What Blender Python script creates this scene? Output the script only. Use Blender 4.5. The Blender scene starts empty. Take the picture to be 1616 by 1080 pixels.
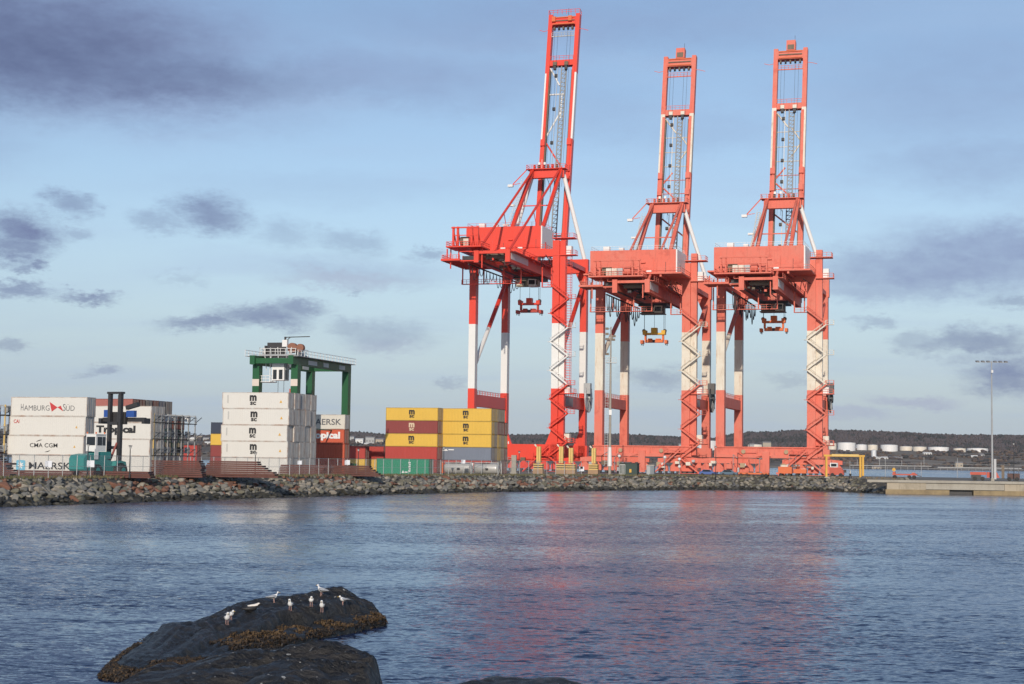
import bpy, bmesh, math, random
from mathutils import Vector, Matrix, noise
from mathutils.geometry import tessellate_polygon
random.seed(7)
SC = bpy.context.scene
COL = SC.collection
PI = math.pi

# ------------------------------------------------------------------ camera
FPX, HC, ROLL, PITCH = 2600.0, 6.2, 0.014, math.atan(185.5 / 2600)
cam_d = bpy.data.cameras.new('camera')
cam_d.sensor_width = 36
cam_d.lens = FPX / 1616 * 36
cam_d.clip_start, cam_d.clip_end = 0.5, 20000
cam = bpy.data.objects.new('camera', cam_d)
COL.objects.link(cam)
SC.camera = cam
_c, _s = math.cos(ROLL), math.sin(ROLL)
_r0 = Vector((1, 0, 0)); _u0 = Vector((0, -math.sin(PITCH), math.cos(PITCH))); _f = Vector((0, math.cos(PITCH), math.sin(PITCH)))
_rt = _c * _r0 + _s * _u0
_up = -_s * _r0 + _c * _u0
cam.matrix_world = Matrix(((_rt.x, _up.x, -_f.x, 0), (_rt.y, _up.y, -_f.y, 0), (_rt.z, _up.z, -_f.z, HC), (0, 0, 0, 1)))

def ray(px, py):
    x, y = px - 808, 540 - py
    return (_rt * x + _up * y + _f * FPX)
def at(px, py, Y):
    d = ray(px, py)
    k = Y / d.y
    return Vector((d.x * k, Y, HC + d.z * k))
def flat(px, py, z=0.0):
    d = ray(px, py)
    k = (z - HC) / d.z
    return Vector((d.x * k, d.y * k, z))

# ------------------------------------------------------------------ light
TH = math.radians(16.6)                       # the quay's own axes
RV = Vector((math.cos(TH), -math.sin(TH), 0)) # along the quay
SV = Vector((math.sin(TH), math.cos(TH), 0))  # towards the ships
SUN_EL = math.radians(20)
_off = math.radians(-10)
SUN_H = (-SV * math.cos(_off) - RV * math.sin(_off)).normalized()
SUN_DIR = (SUN_H * math.cos(SUN_EL) + Vector((0, 0, math.sin(SUN_EL)))).normalized()
sd = bpy.data.lights.new('sun', 'SUN')
sd.energy = 3.2
sd.angle = math.radians(0.5)
sd.color = (1.0, 0.90, 0.775)
sun = bpy.data.objects.new('sun', sd)
COL.objects.link(sun)
sun.rotation_euler = SUN_DIR.to_track_quat('Z', 'Y').to_euler()

world = bpy.data.worlds.new('World')
SC.world = world
world.use_nodes = True
SC.view_settings.view_transform = 'Standard'
SC.view_settings.look = 'None'
SC.view_settings.exposure = 0.0
SC.view_settings.gamma = 1.0
SC.view_settings.use_curve_mapping = False

class NT:
    """short wiring helpers for a node tree"""
    def __init__(self, tree):
        self.t = tree; self.n = tree.nodes; self.l = tree.links
    def new(self, typ, **kw):
        x = self.n.new(typ)
        for k, v in kw.items(): setattr(x, k, v)
        return x
    def put(self, sock, v):
        if isinstance(v, bpy.types.NodeSocket): self.l.new(v, sock)
        elif v is not None: sock.default_value = v
    def math(self, op, a, b=None, c=None, clamp=False):
        x = self.new('ShaderNodeMath', operation=op, use_clamp=clamp)
        for i, v in enumerate((a, b, c)):
            if v is not None: self.put(x.inputs[i], v)
        return x.outputs[0]
    def vec(self, op, a, b=None, out=0):
        x = self.new('ShaderNodeVectorMath', operation=op)
        self.put(x.inputs[0], a)
        if b is not None: self.put(x.inputs[1], b)
        return x.outputs[out]
    def noise(self, v, scale, detail=4, rough=0.55, out=0, dim='3D'):
        x = self.new('ShaderNodeTexNoise', noise_dimensions=dim)
        self.put(x.inputs['Vector'], v)
        x.inputs['Scale'].default_value = scale
        x.inputs['Detail'].default_value = detail
        x.inputs['Roughness'].default_value = rough
        return x.outputs[out]
    def remap(self, v, a, b, c=0.0, d=1.0, smooth=False):
        x = self.new('ShaderNodeMapRange', interpolation_type='SMOOTHSTEP' if smooth else 'LINEAR')
        self.put(x.inputs[0], v)
        for i, q in enumerate((a, b, c, d)): self.put(x.inputs[i + 1], q)
        return x.outputs[0]
    def mix(self, f, a, b, mode='MIX'):
        x = self.new('ShaderNodeMix', data_type='RGBA', blend_type=mode)
        self.put(x.inputs[0], f); self.put(x.inputs[6], (*a, 1)[:4] if isinstance(a, tuple) else a); self.put(x.inputs[7], (*b, 1)[:4] if isinstance(b, tuple) else b)
        return x.outputs[2]

def build_world():
    w = NT(world.node_tree)
    bg = w.n['Background']
    bg.inputs['Strength'].default_value = 0.15
    sky = w.new('ShaderNodeTexSky', sky_type='NISHITA')
    sky.sun_disc = False
    sky.sun_elevation = SUN_EL
    sky.sun_rotation = math.atan2(SUN_DIR.x, SUN_DIR.y)
    sky.altitude = 0
    sky.air_density = 1.0
    sky.dust_density = 0.3
    sky.ozone_density = 2.2
    tc = w.new('ShaderNodeTexCoord')
    d = tc.outputs['Generated']
    sep = w.new('ShaderNodeSeparateXYZ'); w.put(sep.inputs[0], d)
    az = w.math('MULTIPLY', w.math('ARCTAN2', sep.outputs[0], sep.outputs[1]), FPX)
    el = w.math('MULTIPLY', w.math('ARCSINE', sep.outputs[2]), FPX)
    cmb = w.new('ShaderNodeCombineXYZ'); w.put(cmb.inputs[0], az); w.put(cmb.inputs[1], el)
    P = cmb.outputs[0]
    st = w.vec('MULTIPLY', P, (0.6, 1.35, 1))
    n1 = w.vec('SUBTRACT', w.noise(st, 0.012, 2, 0.5, out=1), (0.5, 0.5, 0.5))
    n2 = w.vec('SUBTRACT', w.noise(st, 0.05, 5, 0.62, out=1), (0.5, 0.5, 0.5))
    warp = w.vec('ADD', w.vec('MULTIPLY', n1, (120, 46, 0)), w.vec('MULTIPLY', n2, (66, 34, 0)))
    n3 = w.vec('SUBTRACT', w.noise(st, 0.16, 4, 0.65, out=1), (0.5, 0.5, 0.5))
    warp = w.vec('ADD', warp, w.vec('MULTIPLY', n3, (30, 20, 0)))
    Q = w.vec('ADD', P, warp)
    def field(blobs, soft):
        acc = 0.0
        for px, py, rx, ry, s in blobs:
            r = ray(px, py).normalized()
            a, e = math.atan2(r.x, r.y) * FPX, math.asin(r.z) * FPX
            L = w.vec('LENGTH', w.vec('MULTIPLY', w.vec('SUBTRACT', Q, (a, e, 0)), (1 / rx, 1 / ry, 0)), out=1)
            m = w.remap(L, soft, 0.15, 0.0, s, smooth=True)
            acc = m if acc == 0.0 else w.math('MAXIMUM', acc, m)
        return acc
    small = [(28, 366, 80, 40, .95), (20, 395, 60, 26, .9), (45, 420, 30, 12, .8), (118, 322, 44, 24, .62), (120, 366, 40, 14, .45), (332, 342, 76, 36, .8), (240, 350, 54, 22, .45), (28, 453, 60, 15, .75), (140, 463, 62, 12, .8),
             (410, 500, 100, 24, .85), (330, 512, 80, 18, .8), (470, 488, 60, 20, .7), (550, 382, 74, 24, .4), (450, 372, 60, 26, .3), (610, 526, 90, 32, .42), (560, 512, 50, 16, .4), (680, 402, 44, 14, .55),
             (1530, 543, 110, 26, .72), (1600, 590, 90, 40, .85), (1595, 482, 50, 14, .5), (1375, 510, 34, 12, .4), (1440, 540, 40, 18, .4), (1040, 592, 66, 22, .5), (165, 583, 46, 10, .5), (700, 606, 30, 10, .35), (1250, 606, 60, 12, .3), (10, 540, 30, 12, .5), (560, 455, 20, 7, .4), (280, 440, 40, 10, .22)]
    dark = [(20, 70, 330, 105, 1.0), (120, 112, 380, 52, .8), (-420, 60, 300, 120, .9)]
    broad = [(60, 60, 460, 130, .95), (120, 110, 460, 90, .85), (520, 120, 420, 60, .55), (880, 40, 520, 60, .4), (1500, 425, 260, 52, .85), (1600, 390, 220, 46, .85), (1400, 455, 140, 26, .6), (1520, 150, 300, 110, .4), (1100, 210, 160, 40, .25), (1540, 260, 200, 60, .45), (-300, 200, 300, 90, .7), (1950, 300, 300, 120, .7), (500, 300, 300, 30, .15), (560, 430, 160, 26, .3), (940, 180, 160, 60, .25)]
    warm = [(1445, 632, 70, 12, .7), (1345, 655, 60, 12, .5), (540, 440, 110, 16, .5), (610, 545, 70, 16, .4)]
    m_small, m_broad, m_warm = field(small, 1.2), field(broad, 1.35), field(warm, 1.4)
    # high thin veil over the whole dome
    plane = w.vec('DIVIDE', d, None)
    zc = w.math('ADD', w.math('MAXIMUM', sep.outputs[2], 0.0), 0.16)
    cz = w.new('ShaderNodeCombineXYZ')
    for i in range(3): w.put(cz.inputs[i], zc)
    w.put(plane.node.inputs[1], cz.outputs[0])
    pl = w.vec('MULTIPLY', plane, (0.8, 2.0, 0.0))
    veil = w.remap(w.noise(pl, 1.3, 7, 0.6), 0.42, 0.78, 0.0, 0.36, smooth=True)
    edge = w.remap(w.noise(st, 0.03, 5, 0.6), 0.25, 0.7, 0.7, 1.0)
    c0 = w.mix(1.0, sky.outputs[0], (0.84, 0.79, 0.79), 'MULTIPLY')
    hz = w.remap(el, -40, 520, 0.85, 0.0, smooth=True)
    c1 = w.mix(hz, c0, (2.5, 3.25, 4.2))
    c2 = w.mix(veil, c1, (2.75, 3.55, 5.0))
    c3 = w.mix(w.math('MULTIPLY', m_broad, edge), c2, (1.65, 2.05, 3.4))
    c3 = w.mix(w.math('MULTIPLY', field(dark, 1.3), edge), c3, (0.85, 1.12, 2.05))
    c4 = w.mix(w.math('MULTIPLY', m_warm, edge), c3, (2.75, 3.0, 4.0))
    c5 = w.mix(w.math('MULTIPLY', m_small, edge), c4, (1.15, 1.42, 2.55))
    w.put(bg.inputs['Color'], c5)
build_world()

# ------------------------------------------------------------------ materials
MATS = {}
def paint(name, c, rough=0.55, dirt=0.25, dirt_c=None, scale=0.35, streak=0.0, streak_c=(0.23, 0.085, 0.03), metal=0.0, fine=0.1, bump=0.0, patch=None):
    if name in MATS: return MATS[name]
    m = bpy.data.materials.new(name); m.use_nodes = True
    t = NT(m.node_tree)
    b = t.n['Principled BSDF']
    b.inputs['Roughness'].default_value = rough
    b.inputs['Metallic'].default_value = metal
    g = t.new('ShaderNodeNewGeometry').outputs['Position']
    dc = dirt_c or tuple(x * 0.5 for x in c)
    f1 = t.remap(t.noise(g, scale, 6, 0.65), 0.42, 0.72, 0.0, dirt)
    col = t.mix(f1, (*c, 1), (*dc, 1))
    if fine:
        f2 = t.remap(t.noise(g, 9.0, 3, 0.6), 0.3, 0.8, 0.0, fine)
        col = t.mix(f2, col, tuple(x * 0.55 for x in c) + (1,))
    if patch:
        f4 = t.remap(t.noise(t.vec('ADD', g, (31.0, 17.0, 5.0)), scale * 2.3, 5, 0.7), 0.54, 0.66, 0.0, 0.55)
        col = t.mix(f4, col, (*patch, 1))
    if streak:
        v = t.vec('MULTIPLY', g, (2.6, 2.6, 0.22))
        f3 = t.remap(t.noise(v, 1.0, 5, 0.7), 0.55, 0.72, 0.0, streak)
        col = t.mix(f3, col, (*streak_c, 1))
    t.put(b.inputs['Base Color'], col)
    if bump:
        bn = t.new('ShaderNodeBump'); bn.inputs['Strength'].default_value = bump; bn.inputs['Distance'].default_value = 0.05
        t.put(bn.inputs['Height'], t.noise(g, 6.0, 5, 0.6))
        t.put(b.inputs['Normal'], bn.outputs[0])
    MATS[name] = m
    return m

RED = paint('bright_red_paint', (0.80, 0.055, 0.024), 0.42, 0.3, (0.62, 0.045, 0.022), 0.18, 0.25, (0.4, 0.06, 0.04))
CORAL = paint('faded_red_paint', (0.75, 0.160, 0.102), 0.62, 0.6, (0.66, 0.25, 0.18), 0.13, 0.5, (0.36, 0.075, 0.04), patch=(0.52, 0.085, 0.05))
WHITE = paint('white_paint', (0.80, 0.79, 0.76), 0.45, 0.15, (0.62, 0.60, 0.56), 0.3, 0.06, (0.45, 0.36, 0.27))
CREAM = paint('weathered_cream_paint', (0.76, 0.70, 0.59), 0.6, 0.55, (0.58, 0.48, 0.36), 0.22, 0.75, (0.42, 0.22, 0.10))
STEEL = paint('galvanised_steel', (0.42, 0.43, 0.43), 0.5, 0.3, None, 0.6, 0.1, metal=0.3)
DARK = paint('dark_machinery', (0.035, 0.035, 0.038), 0.5, 0.3, (0.09, 0.07, 0.05), 1.0)
CABLE = paint('black_cable', (0.03, 0.03, 0.032), 0.6, 0.0, fine=0)
BROWN = paint('oily_brown_machinery', (0.17, 0.12, 0.075), 0.5, 0.5, (0.05, 0.04, 0.03), 1.2)
GLASS = paint('dark_glass', (0.02, 0.025, 0.03), 0.08, 0.0, fine=0)
YELLOW = paint('signal_yellow_paint', (0.72, 0.40, 0.05), 0.5, 0.3, None, 0.6, 0.1)
PALEY = paint('pale_yellow_paint', (0.76, 0.52, 0.17), 0.55, 0.3, None, 0.7, 0.1)
ORANGE = paint('orange_paint', (0.72, 0.15, 0.04), 0.5, 0.3, None, 0.6, 0.1)
GREEN = paint('crane_green_paint', (0.012, 0.10, 0.032), 0.42, 0.25, (0.01, 0.07, 0.03), 0.5, 0.05)
TEAL = paint('teal_paint', (0.045, 0.27, 0.25), 0.4, 0.3, None, 0.8, 0.05)
RUBBER = paint('rubber', (0.03, 0.03, 0.03), 0.8, 0.4, (0.1, 0.09, 0.08), 1.0)
BLUE = paint('blue_paint', (0.03, 0.09, 0.34), 0.4, 0.2)
BLACK = paint('black_print', (0.02, 0.02, 0.022), 0.6, 0.0, fine=0)
CONC = paint('concrete', (0.40, 0.37, 0.31), 0.85, 0.5, (0.25, 0.22, 0.18), 0.5, 0.35, (0.2, 0.17, 0.13), bump=0.3)
RUSTB = paint('rusty_steel', (0.135, 0.052, 0.04), 0.8, 0.5, (0.08, 0.035, 0.03), 0.8, 0.2, (0.2, 0.085, 0.05))

# ------------------------------------------------------------------ mesh builder
class MB:
    def __init__(self):
        self.v = []; self.f = []; self.m = []
    def add(self, vs, fs, mi=0):
        o = len(self.v)
        self.v += [tuple(q) for q in vs]
        for f in fs:
            self.f.append(tuple(i + o for i in f)); self.m.append(mi)
        return self
    def box(self, x0, x1, y0, y1, z0, z1, mi=0):
        return self.add([(x0, y0, z0), (x1, y0, z0), (x1, y1, z0), (x0, y1, z0), (x0, y0, z1), (x1, y0, z1), (x1, y1, z1), (x0, y1, z1)],
                        [(0, 3, 2, 1), (4, 5, 6, 7), (0, 1, 5, 4), (1, 2, 6, 5), (2, 3, 7, 6), (3, 0, 4, 7)], mi)
    def cbox(self, x, y, z, sx, sy, sz, mi=0):
        return self.box(x - sx / 2, x + sx / 2, y - sy / 2, y + sy / 2, z - sz / 2, z + sz / 2, mi)
    def loft(self, rings, mis=None, cap=True):
        n = len(rings[0]); o = len(self.v)
        for r in rings: self.v += [tuple(q) for q in r]
        for k in range(len(rings) - 1):
            mi = mis[k] if mis else 0
            for i in range(n):
                j = (i + 1) % n
                self.f.append((o + k * n + i, o + k * n + j, o + (k + 1) * n + j, o + (k + 1) * n + i)); self.m.append(mi)
        if cap:
            self.f.append(tuple(o + i for i in reversed(range(n)))); self.m.append(mis[0] if mis else 0)
            e = o + (len(rings) - 1) * n
            self.f.append(tuple(e + i for i in range(n))); self.m.append(mis[-1] if mis else 0)
        return self
    def frame(self, p, q, ref=None):
        d = (q - p).normalized()
        ref = ref or (Vector((0, 0, 1)) if abs(d.z) < 0.95 else Vector((0, 1, 0)))
        a = d.cross(ref).normalized()
        b = a.cross(d).normalized()
        return a, b
    def bar(self, p, q, w, h=None, ref=None, stops=None, mis=None):
        """rectangular bar p->q, w across, h along ref; stops = fractions where the paint changes"""
        p, q = Vector(p), Vector(q); h = h or w
        a, b = self.frame(p, q, ref)
        ts = [0.0] + list(stops or []) + [1.0]
        rings = []
        for t in ts:
            c = p.lerp(q, t)
            rings.append([c - a * w / 2 - b * h / 2, c + a * w / 2 - b * h / 2, c + a * w / 2 + b * h / 2, c - a * w / 2 + b * h / 2])
        return self.loft(rings, mis or [0] * (len(ts) - 1))
    def tube(self, p, q, r, n=8, r2=None, stops=None, mis=None):
        p, q = Vector(p), Vector(q)
        a, b = self.frame(p, q)
        ts = [0.0] + list(stops or []) + [1.0]
        r2 = r if r2 is None else r2
        rings = []
        for t in ts:
            c = p.lerp(q, t); rr = r + (r2 - r) * t
            rings.append([c + a * rr * math.cos(2 * PI * i / n) + b * rr * math.sin(2 * PI * i / n) for i in range(n)])
        return self.loft(rings, mis or [0] * (len(ts) - 1))
    def poly(self, pts, r, n=4):
        """a tube along a polyline"""
        pts = [Vector(p) for p in pts]; rings = []
        for k, p in enumerate(pts):
            d = (pts[min(k + 1, len(pts) - 1)] - pts[max(k - 1, 0)]).normalized()
            ref = Vector((0, 0, 1)) if abs(d.z) < 0.9 else Vector((1, 0, 0))
            a = d.cross(ref).normalized(); b = a.cross(d)
            rings.append([p + a * r * math.cos(2 * PI * (i + .5) / n) + b * r * math.sin(2 * PI * (i + .5) / n) for i in range(n)])
        return self.loft(rings)
    def wheel(self, c, r, w, n=16, axis='y', mi=0):
        c = Vector(c); d = Vector((0, w / 2, 0)) if axis == 'y' else Vector((w / 2, 0, 0))
        return self.tube(c - d, c + d, r, n)
    def rail(self, pts, h=1.1, step=2.0, r=0.045, mid=True):
        """a handrail along a polyline of floor points: posts, top and middle rail"""
        pts = [Vector(p) for p in pts]; up = Vector((0, 0, h))
        for k in range(len(pts) - 1):
            a, b = pts[k], pts[k + 1]
            L = (b - a).length; n = max(1, round(L / step))
            for i in range(n + 1):
                if i == 0 and k > 0: continue
                p = a.lerp(b, i / n)
                self.bar(p, p + up, r * 2)
            self.bar(a + up, b + up, r * 2)
            if mid: self.bar(a + up * .5, b + up * .5, r * 1.5)
        return self
    def mesh(self, name, mats):
        me = bpy.data.meshes.new(name)
        me.from_pydata(self.v, [], self.f)
        for m in (mats if isinstance(mats, (list, tuple)) else [mats]): me.materials.append(m)
        if any(self.m): me.polygons.foreach_set('material_index', self.m)
        me.update()
        return me
    def build(self, name, mats, parent=None, smooth=False, loc=None):
        me = self.mesh(name, mats)
        if smooth: me.shade_smooth()
        return link(name, me, parent, loc)

def link(name, data, parent=None, loc=None, rz=0.0):
    o = bpy.data.objects.new(name, data)
    COL.objects.link(o)
    if parent: o.parent = parent
    if loc is not None: o.location = loc
    if rz: o.rotation_euler = (0, 0, rz)
    return o
def tag(o, label, cat, group=None):
    o['label'] = label; o['category'] = cat
    if group: o['group'] = group
    return o
def thing(name, label, cat, loc=(0, 0, 0), rz=-TH, group=None):
    return tag(link(name, None, None, loc, rz), label, cat, group)
def struct(o, kind='structure'):
    o['kind'] = kind
    return o
def copy_tree(o, parent=None):
    c = o.copy(); COL.objects.link(c)
    if parent: c.parent = parent
    for ch in list(o.children): copy_tree(ch, c)
    return c

_fonts = {}
def lettering(s, x0, z0, w, h, m, parent, y=-0.03, bold=0.0, name='lettering', spacing=1.0):
    """flat print of s fitted into the rectangle (x0,z0,w,h) of the parent's front face"""
    key = (s, bold, spacing)
    if key not in _fonts:
        cu = bpy.data.curves.new('print', 'FONT'); cu.body = s; cu.offset = bold; cu.space_character = spacing; cu.resolution_u = 3
        tmp = bpy.data.objects.new('print', cu); COL.objects.link(tmp)
        dg = bpy.context.evaluated_depsgraph_get()
        me = bpy.data.meshes.new_from_object(tmp.evaluated_get(dg))
        vs = [v.co.copy() for v in me.vertices]; fs = [tuple(p.vertices) for p in me.polygons]
        bpy.data.objects.remove(tmp); bpy.data.curves.remove(cu); bpy.data.meshes.remove(me)
        xs = [v.x for v in vs]; ys = [v.y for v in vs]
        mx, my, sx, sy = min(xs), min(ys), max(xs) - min(xs), max(ys) - min(ys)
        _fonts[key] = ([((v.x - mx) / sx, (v.y - my) / sy) for v in vs], fs)
    vs, fs = _fonts[key]
    b = MB().add([(x0 + a * w, y, z0 + c * h) for a, c in vs], fs)
    return b.build(name, m, parent)

# ------------------------------------------------------------------ the setting
G = 3.0                                        # terminal ground above the water
def water_material():
    m = bpy.data.materials.new('harbour_water'); m.use_nodes = True
    t = NT(m.node_tree); b = t.n['Principled BSDF']
    b.inputs['Base Color'].default_value = (0.010, 0.020, 0.062, 1)
    b.inputs['Roughness'].default_value = 0.06
    b.inputs['IOR'].default_value = 1.333
    g = t.new('ShaderNodeNewGeometry').outputs['Position']
    half = (0.5, 0.5, 0.5)
    def slope(scale, stretch, amp, det):
        v = t.vec('MULTIPLY', g, stretch)
        c = t.vec('SUBTRACT', t.noise(v, scale, det, 0.6, out=1), half)
        return t.vec('MULTIPLY', c, (amp * 0.85, amp, 0))
    patch = t.remap(t.noise(t.vec('MULTIPLY', g, (0.35, 1.0, 1)), 0.05, 4, 0.6), 0.36, 0.64, 0.45, 1.3, smooth=True)
    s = t.vec('ADD', slope(5.0, (0.5, 1.0, 1), 1.05, 3), slope(1.6, (0.5, 1.0, 1), 0.75, 2))
    s = t.vec('ADD', s, slope(0.4, (0.6, 1.0, 1), 0.22, 1))
    sc = t.new('ShaderNodeVectorMath', operation='SCALE'); t.put(sc.inputs[0], s); t.put(sc.inputs['Scale'], patch)
    # wave normals leaned towards the camera, so the water reflects higher, darker sky
    sp = t.new('ShaderNodeSeparateXYZ'); t.put(sp.inputs[0], sc.outputs[0])
    yy = t.math('SUBTRACT', t.math('MULTIPLY', sp.outputs[1], 0.3), t.math('MULTIPLY_ADD', t.math('ABSOLUTE', sp.outputs[1]), 0.9, 0.014))
    cb = t.new('ShaderNodeCombineXYZ'); t.put(cb.inputs[0], sp.outputs[0]); t.put(cb.inputs[1], yy); cb.inputs[2].default_value = 1.0
    nrm = t.vec('NORMALIZE', cb.outputs[0])
    t.put(b.inputs['Normal'], nrm)
    return m
WATER = water_material()
struct(MB().add([(-3500, -60, 0), (3500, -60, 0), (3500, 6000, 0), (-3500, 6000, 0)], [(0, 1, 2, 3)]).build('water', WATER))

shore = [(-86, 112), (-67.5, 165), (-58.3, 189.3), (-49.4, 213.7), (-37.7, 243.4), (-21.8, 277.9), (-0.6, 320.7), (26.5, 354.3), (48.7, 377), (70.5, 379.5), (81.5, 356.5)]
shore = [Vector((x, y, 0)) for x, y in shore]
def seg_n(a, b):
    d = (b - a).normalized()
    return Vector((-d.y, d.x, 0))
def offset_line(pts, d):
    out = []
    for i, p in enumerate(pts):
        ns = []
        if i > 0: ns.append(seg_n(pts[i - 1], p))
        if i < len(pts) - 1: ns.append(seg_n(p, pts[i + 1]))
        n = sum(ns, Vector()).normalized()
        k = 1.0 / max(0.5, n.dot(ns[0]))
        out.append(p + n * d * k)
    return out
BANK = 7.0
top_edge = offset_line(shore, BANK)
top_edge[-1] = Vector((86.0, 357.2, 0))
Q1 = Vector((-0.3, 484.5, 0))                 # far edge of the quay
quay_pts = top_edge + [Vector((150, 351.4, 0)), Vector((420, 338, 0)), Q1 + RV * 440, Q1 - RV * 420, Vector((-420, 300, 0)), Vector((-300, 60, 0))]
def ground_material():
    m = bpy.data.materials.new('terminal_ground'); m.use_nodes = True
    t = NT(m.node_tree); b = t.n['Principled BSDF']; b.inputs['Roughness'].default_value = 0.95
    g = t.new('ShaderNodeNewGeometry').outputs['Position']
    c = t.mix(t.remap(t.noise(g, 0.08, 5, 0.6), 0.4, 0.65), (0.19, 0.175, 0.15, 1), (0.11, 0.105, 0.095, 1))
    c = t.mix(t.remap(t.noise(g, 1.2, 5, 0.7), 0.45, 0.7, 0, 0.5), c, (0.27, 0.23, 0.17, 1))
    t.put(b.inputs['Base Color'], c)
    return m
GROUND = ground_material()
gm = MB()
n = len(quay_pts)
gm.add([(p.x, p.y, G) for p in quay_pts], tessellate_polygon([quay_pts]))
gm.add([(p.x, p.y, G) for p in quay_pts] + [(p.x, p.y, -3) for p in quay_pts], [(i, (i + 1) % n, n + (i + 1) % n, n + i) for i in range(n)])
go = struct(gm.build('ground', GROUND))
bm = bmesh.new(); bm.from_mesh(go.data)
for f in bm.faces:
    if abs(f.normal.z) > .9 and f.normal.z < 0: f.normal_flip()
bm.to_mesh(go.data); bm.free()

# sloping bank under the rock armour, and the grassy crest above it
soil = paint('bank_soil', (0.085, 0.078, 0.062), 0.95, 0.5, (0.05, 0.045, 0.04), 0.5)
eb = MB()
lo, hi = offset_line(shore, -1.6), [p.copy() for p in top_edge]
k = len(shore)
eb.add([(p.x, p.y, -1.2) for p in lo] + [(p.x, p.y, G - 0.05) for p in hi], [(i, i + 1, k + i + 1, k + i) for i in range(k - 1)])
struct(eb.build('embankment', soil))
def grass_material():
    m = bpy.data.materials.new('winter_grass'); m.use_nodes = True
    t = NT(m.node_tree); b = t.n['Principled BSDF']; b.inputs['Roughness'].default_value = 0.95
    g = t.new('ShaderNodeNewGeometry').outputs['Position']
    c = t.mix(t.remap(t.noise(g, 0.25, 5, 0.65), 0.35, 0.65), (0.10, 0.105, 0.045, 1), (0.20, 0.165, 0.085, 1))
    sx = t.new('ShaderNodeSeparateXYZ'); t.put(sx.inputs[0], g)
    dry = t.remap(t.math('ADD', sx.outputs[0], t.math('MULTIPLY', t.noise(g, 0.1, 4, 0.6), 20)), 48, 68, 0.0, 0.85, smooth=True)
    c = t.mix(dry, c, (0.27, 0.20, 0.12, 1))
    t.put(b.inputs['Base Color'], c)
    return m
GRASS = grass_material()
vg = MB()
inner = offset_line(shore, BANK + 3.2)
inner[-1] = Vector((90, 360, 0))
vg.add([(p.x, p.y, G - 0.02) for p in top_edge] + [(p.x, p.y, G + 0.02) for p in inner], [(i, i + 1, k + i + 1, k + i) for i in range(k - 1)])
struct(vg.build('grass_verge', GRASS))
rg = random.Random(5)
tuft = MB()
def along(pts, s):
    for i in range(len(pts) - 1):
        L = (pts[i + 1] - pts[i]).length
        if s <= L or i == len(pts) - 2:
            d = (pts[i + 1] - pts[i]).normalized()
            nn = Vector((-d.y, d.x, 0)); e = min(12.0, L * .5)
            if s < e and i > 0: nn = nn.lerp(seg_n(pts[i - 1], pts[i]), .5 * (1 - s / e))
            elif L - s < e and i < len(pts) - 2: nn = nn.lerp(seg_n(pts[i + 1], pts[i + 2]), .5 * (1 - (L - s) / e))
            return pts[i] + d * s, nn.normalized()
        s -= L
def length(pts): return sum((pts[i + 1] - pts[i]).length for i in range(len(pts) - 1))
LS = length(shore)
for i in range(5200):
    p, nn = along(shore, rg.uniform(60, LS - 8))
    p = p + nn * rg.uniform(BANK - 0.6, BANK + 3.0); h = rg.uniform(0.15, 0.5)
    for q in range(2):
        a = rg.uniform(0, PI); w = rg.uniform(.05, .14)
        dx, dy = math.cos(a) * w, math.sin(a) * w; lx, ly = rg.uniform(-.15, .15), rg.uniform(-.15, .15)
        tuft.add([(p.x - dx, p.y - dy, G - .05), (p.x + dx, p.y + dy, G - .05), (p.x + lx, p.y + ly, G + h)], [(0, 1, 2)])
struct(tuft.build('grass', GRASS), 'stuff')

# ---- rock armour along the bank
STONE = {
    'grey': paint('grey_stone', (0.215, 0.205, 0.18), 0.9, 0.6, (0.12, 0.12, 0.105), 0.9, fine=0.35, bump=0.5),
    'pale': paint('pale_stone', (0.34, 0.30, 0.24), 0.9, 0.5, (0.2, 0.175, 0.135), 0.9, fine=0.3, bump=0.5),
    'rusty': paint('rusty_stone', (0.22, 0.105, 0.068), 0.9, 0.5, (0.13, 0.085, 0.06), 0.9, fine=0.3, bump=0.5),
    'olive': paint('olive_stone', (0.185, 0.17, 0.125), 0.9, 0.5, (0.10, 0.10, 0.07), 0.9, fine=0.3, bump=0.5),
    'blue': paint('slate_stone', (0.145, 0.142, 0.138), 0.9, 0.5, (0.08, 0.08, 0.09), 0.9, fine=0.3, bump=0.5),
    'wet': paint('weed_dark_stone', (0.035, 0.034, 0.028), 0.6, 0.5, (0.075, 0.065, 0.04), 0.9, fine=0.3, bump=0.5),
}
rb = random.Random(11)
HULLS = []
for i in range(12):
    bm = bmesh.new()
    for j in range(15):
        v = Vector((rb.gauss(0, 1), rb.gauss(0, 1), rb.gauss(0, 1))).normalized()
        bm.verts.new((v.x * rb.uniform(.75, 1.15), v.y * rb.uniform(.6, 1.0), v.z * rb.uniform(.5, .85)))
    r = bmesh.ops.convex_hull(bm, input=bm.verts)
    bmesh.ops.delete(bm, geom=[g for g in r['geom_interior'] if isinstance(g, bmesh.types.BMVert)], context='VERTS')
    bmesh.ops.bevel(bm, geom=list(bm.edges), offset=0.07, segments=1, affect='EDGES')
    bm.verts.index_update()
    HULLS.append(([v.co.copy() for v in bm.verts], [tuple(v.index for v in f.verts) for f in bm.faces]))
    bm.free()
BM = {}
def boulder_mesh(i, kind):
    if (i, kind) not in BM: BM[i, kind] = MB().add(*HULLS[i]).mesh('boulder', STONE[kind])
    return BM[i, kind]
spots = []
s = 4.0
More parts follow.
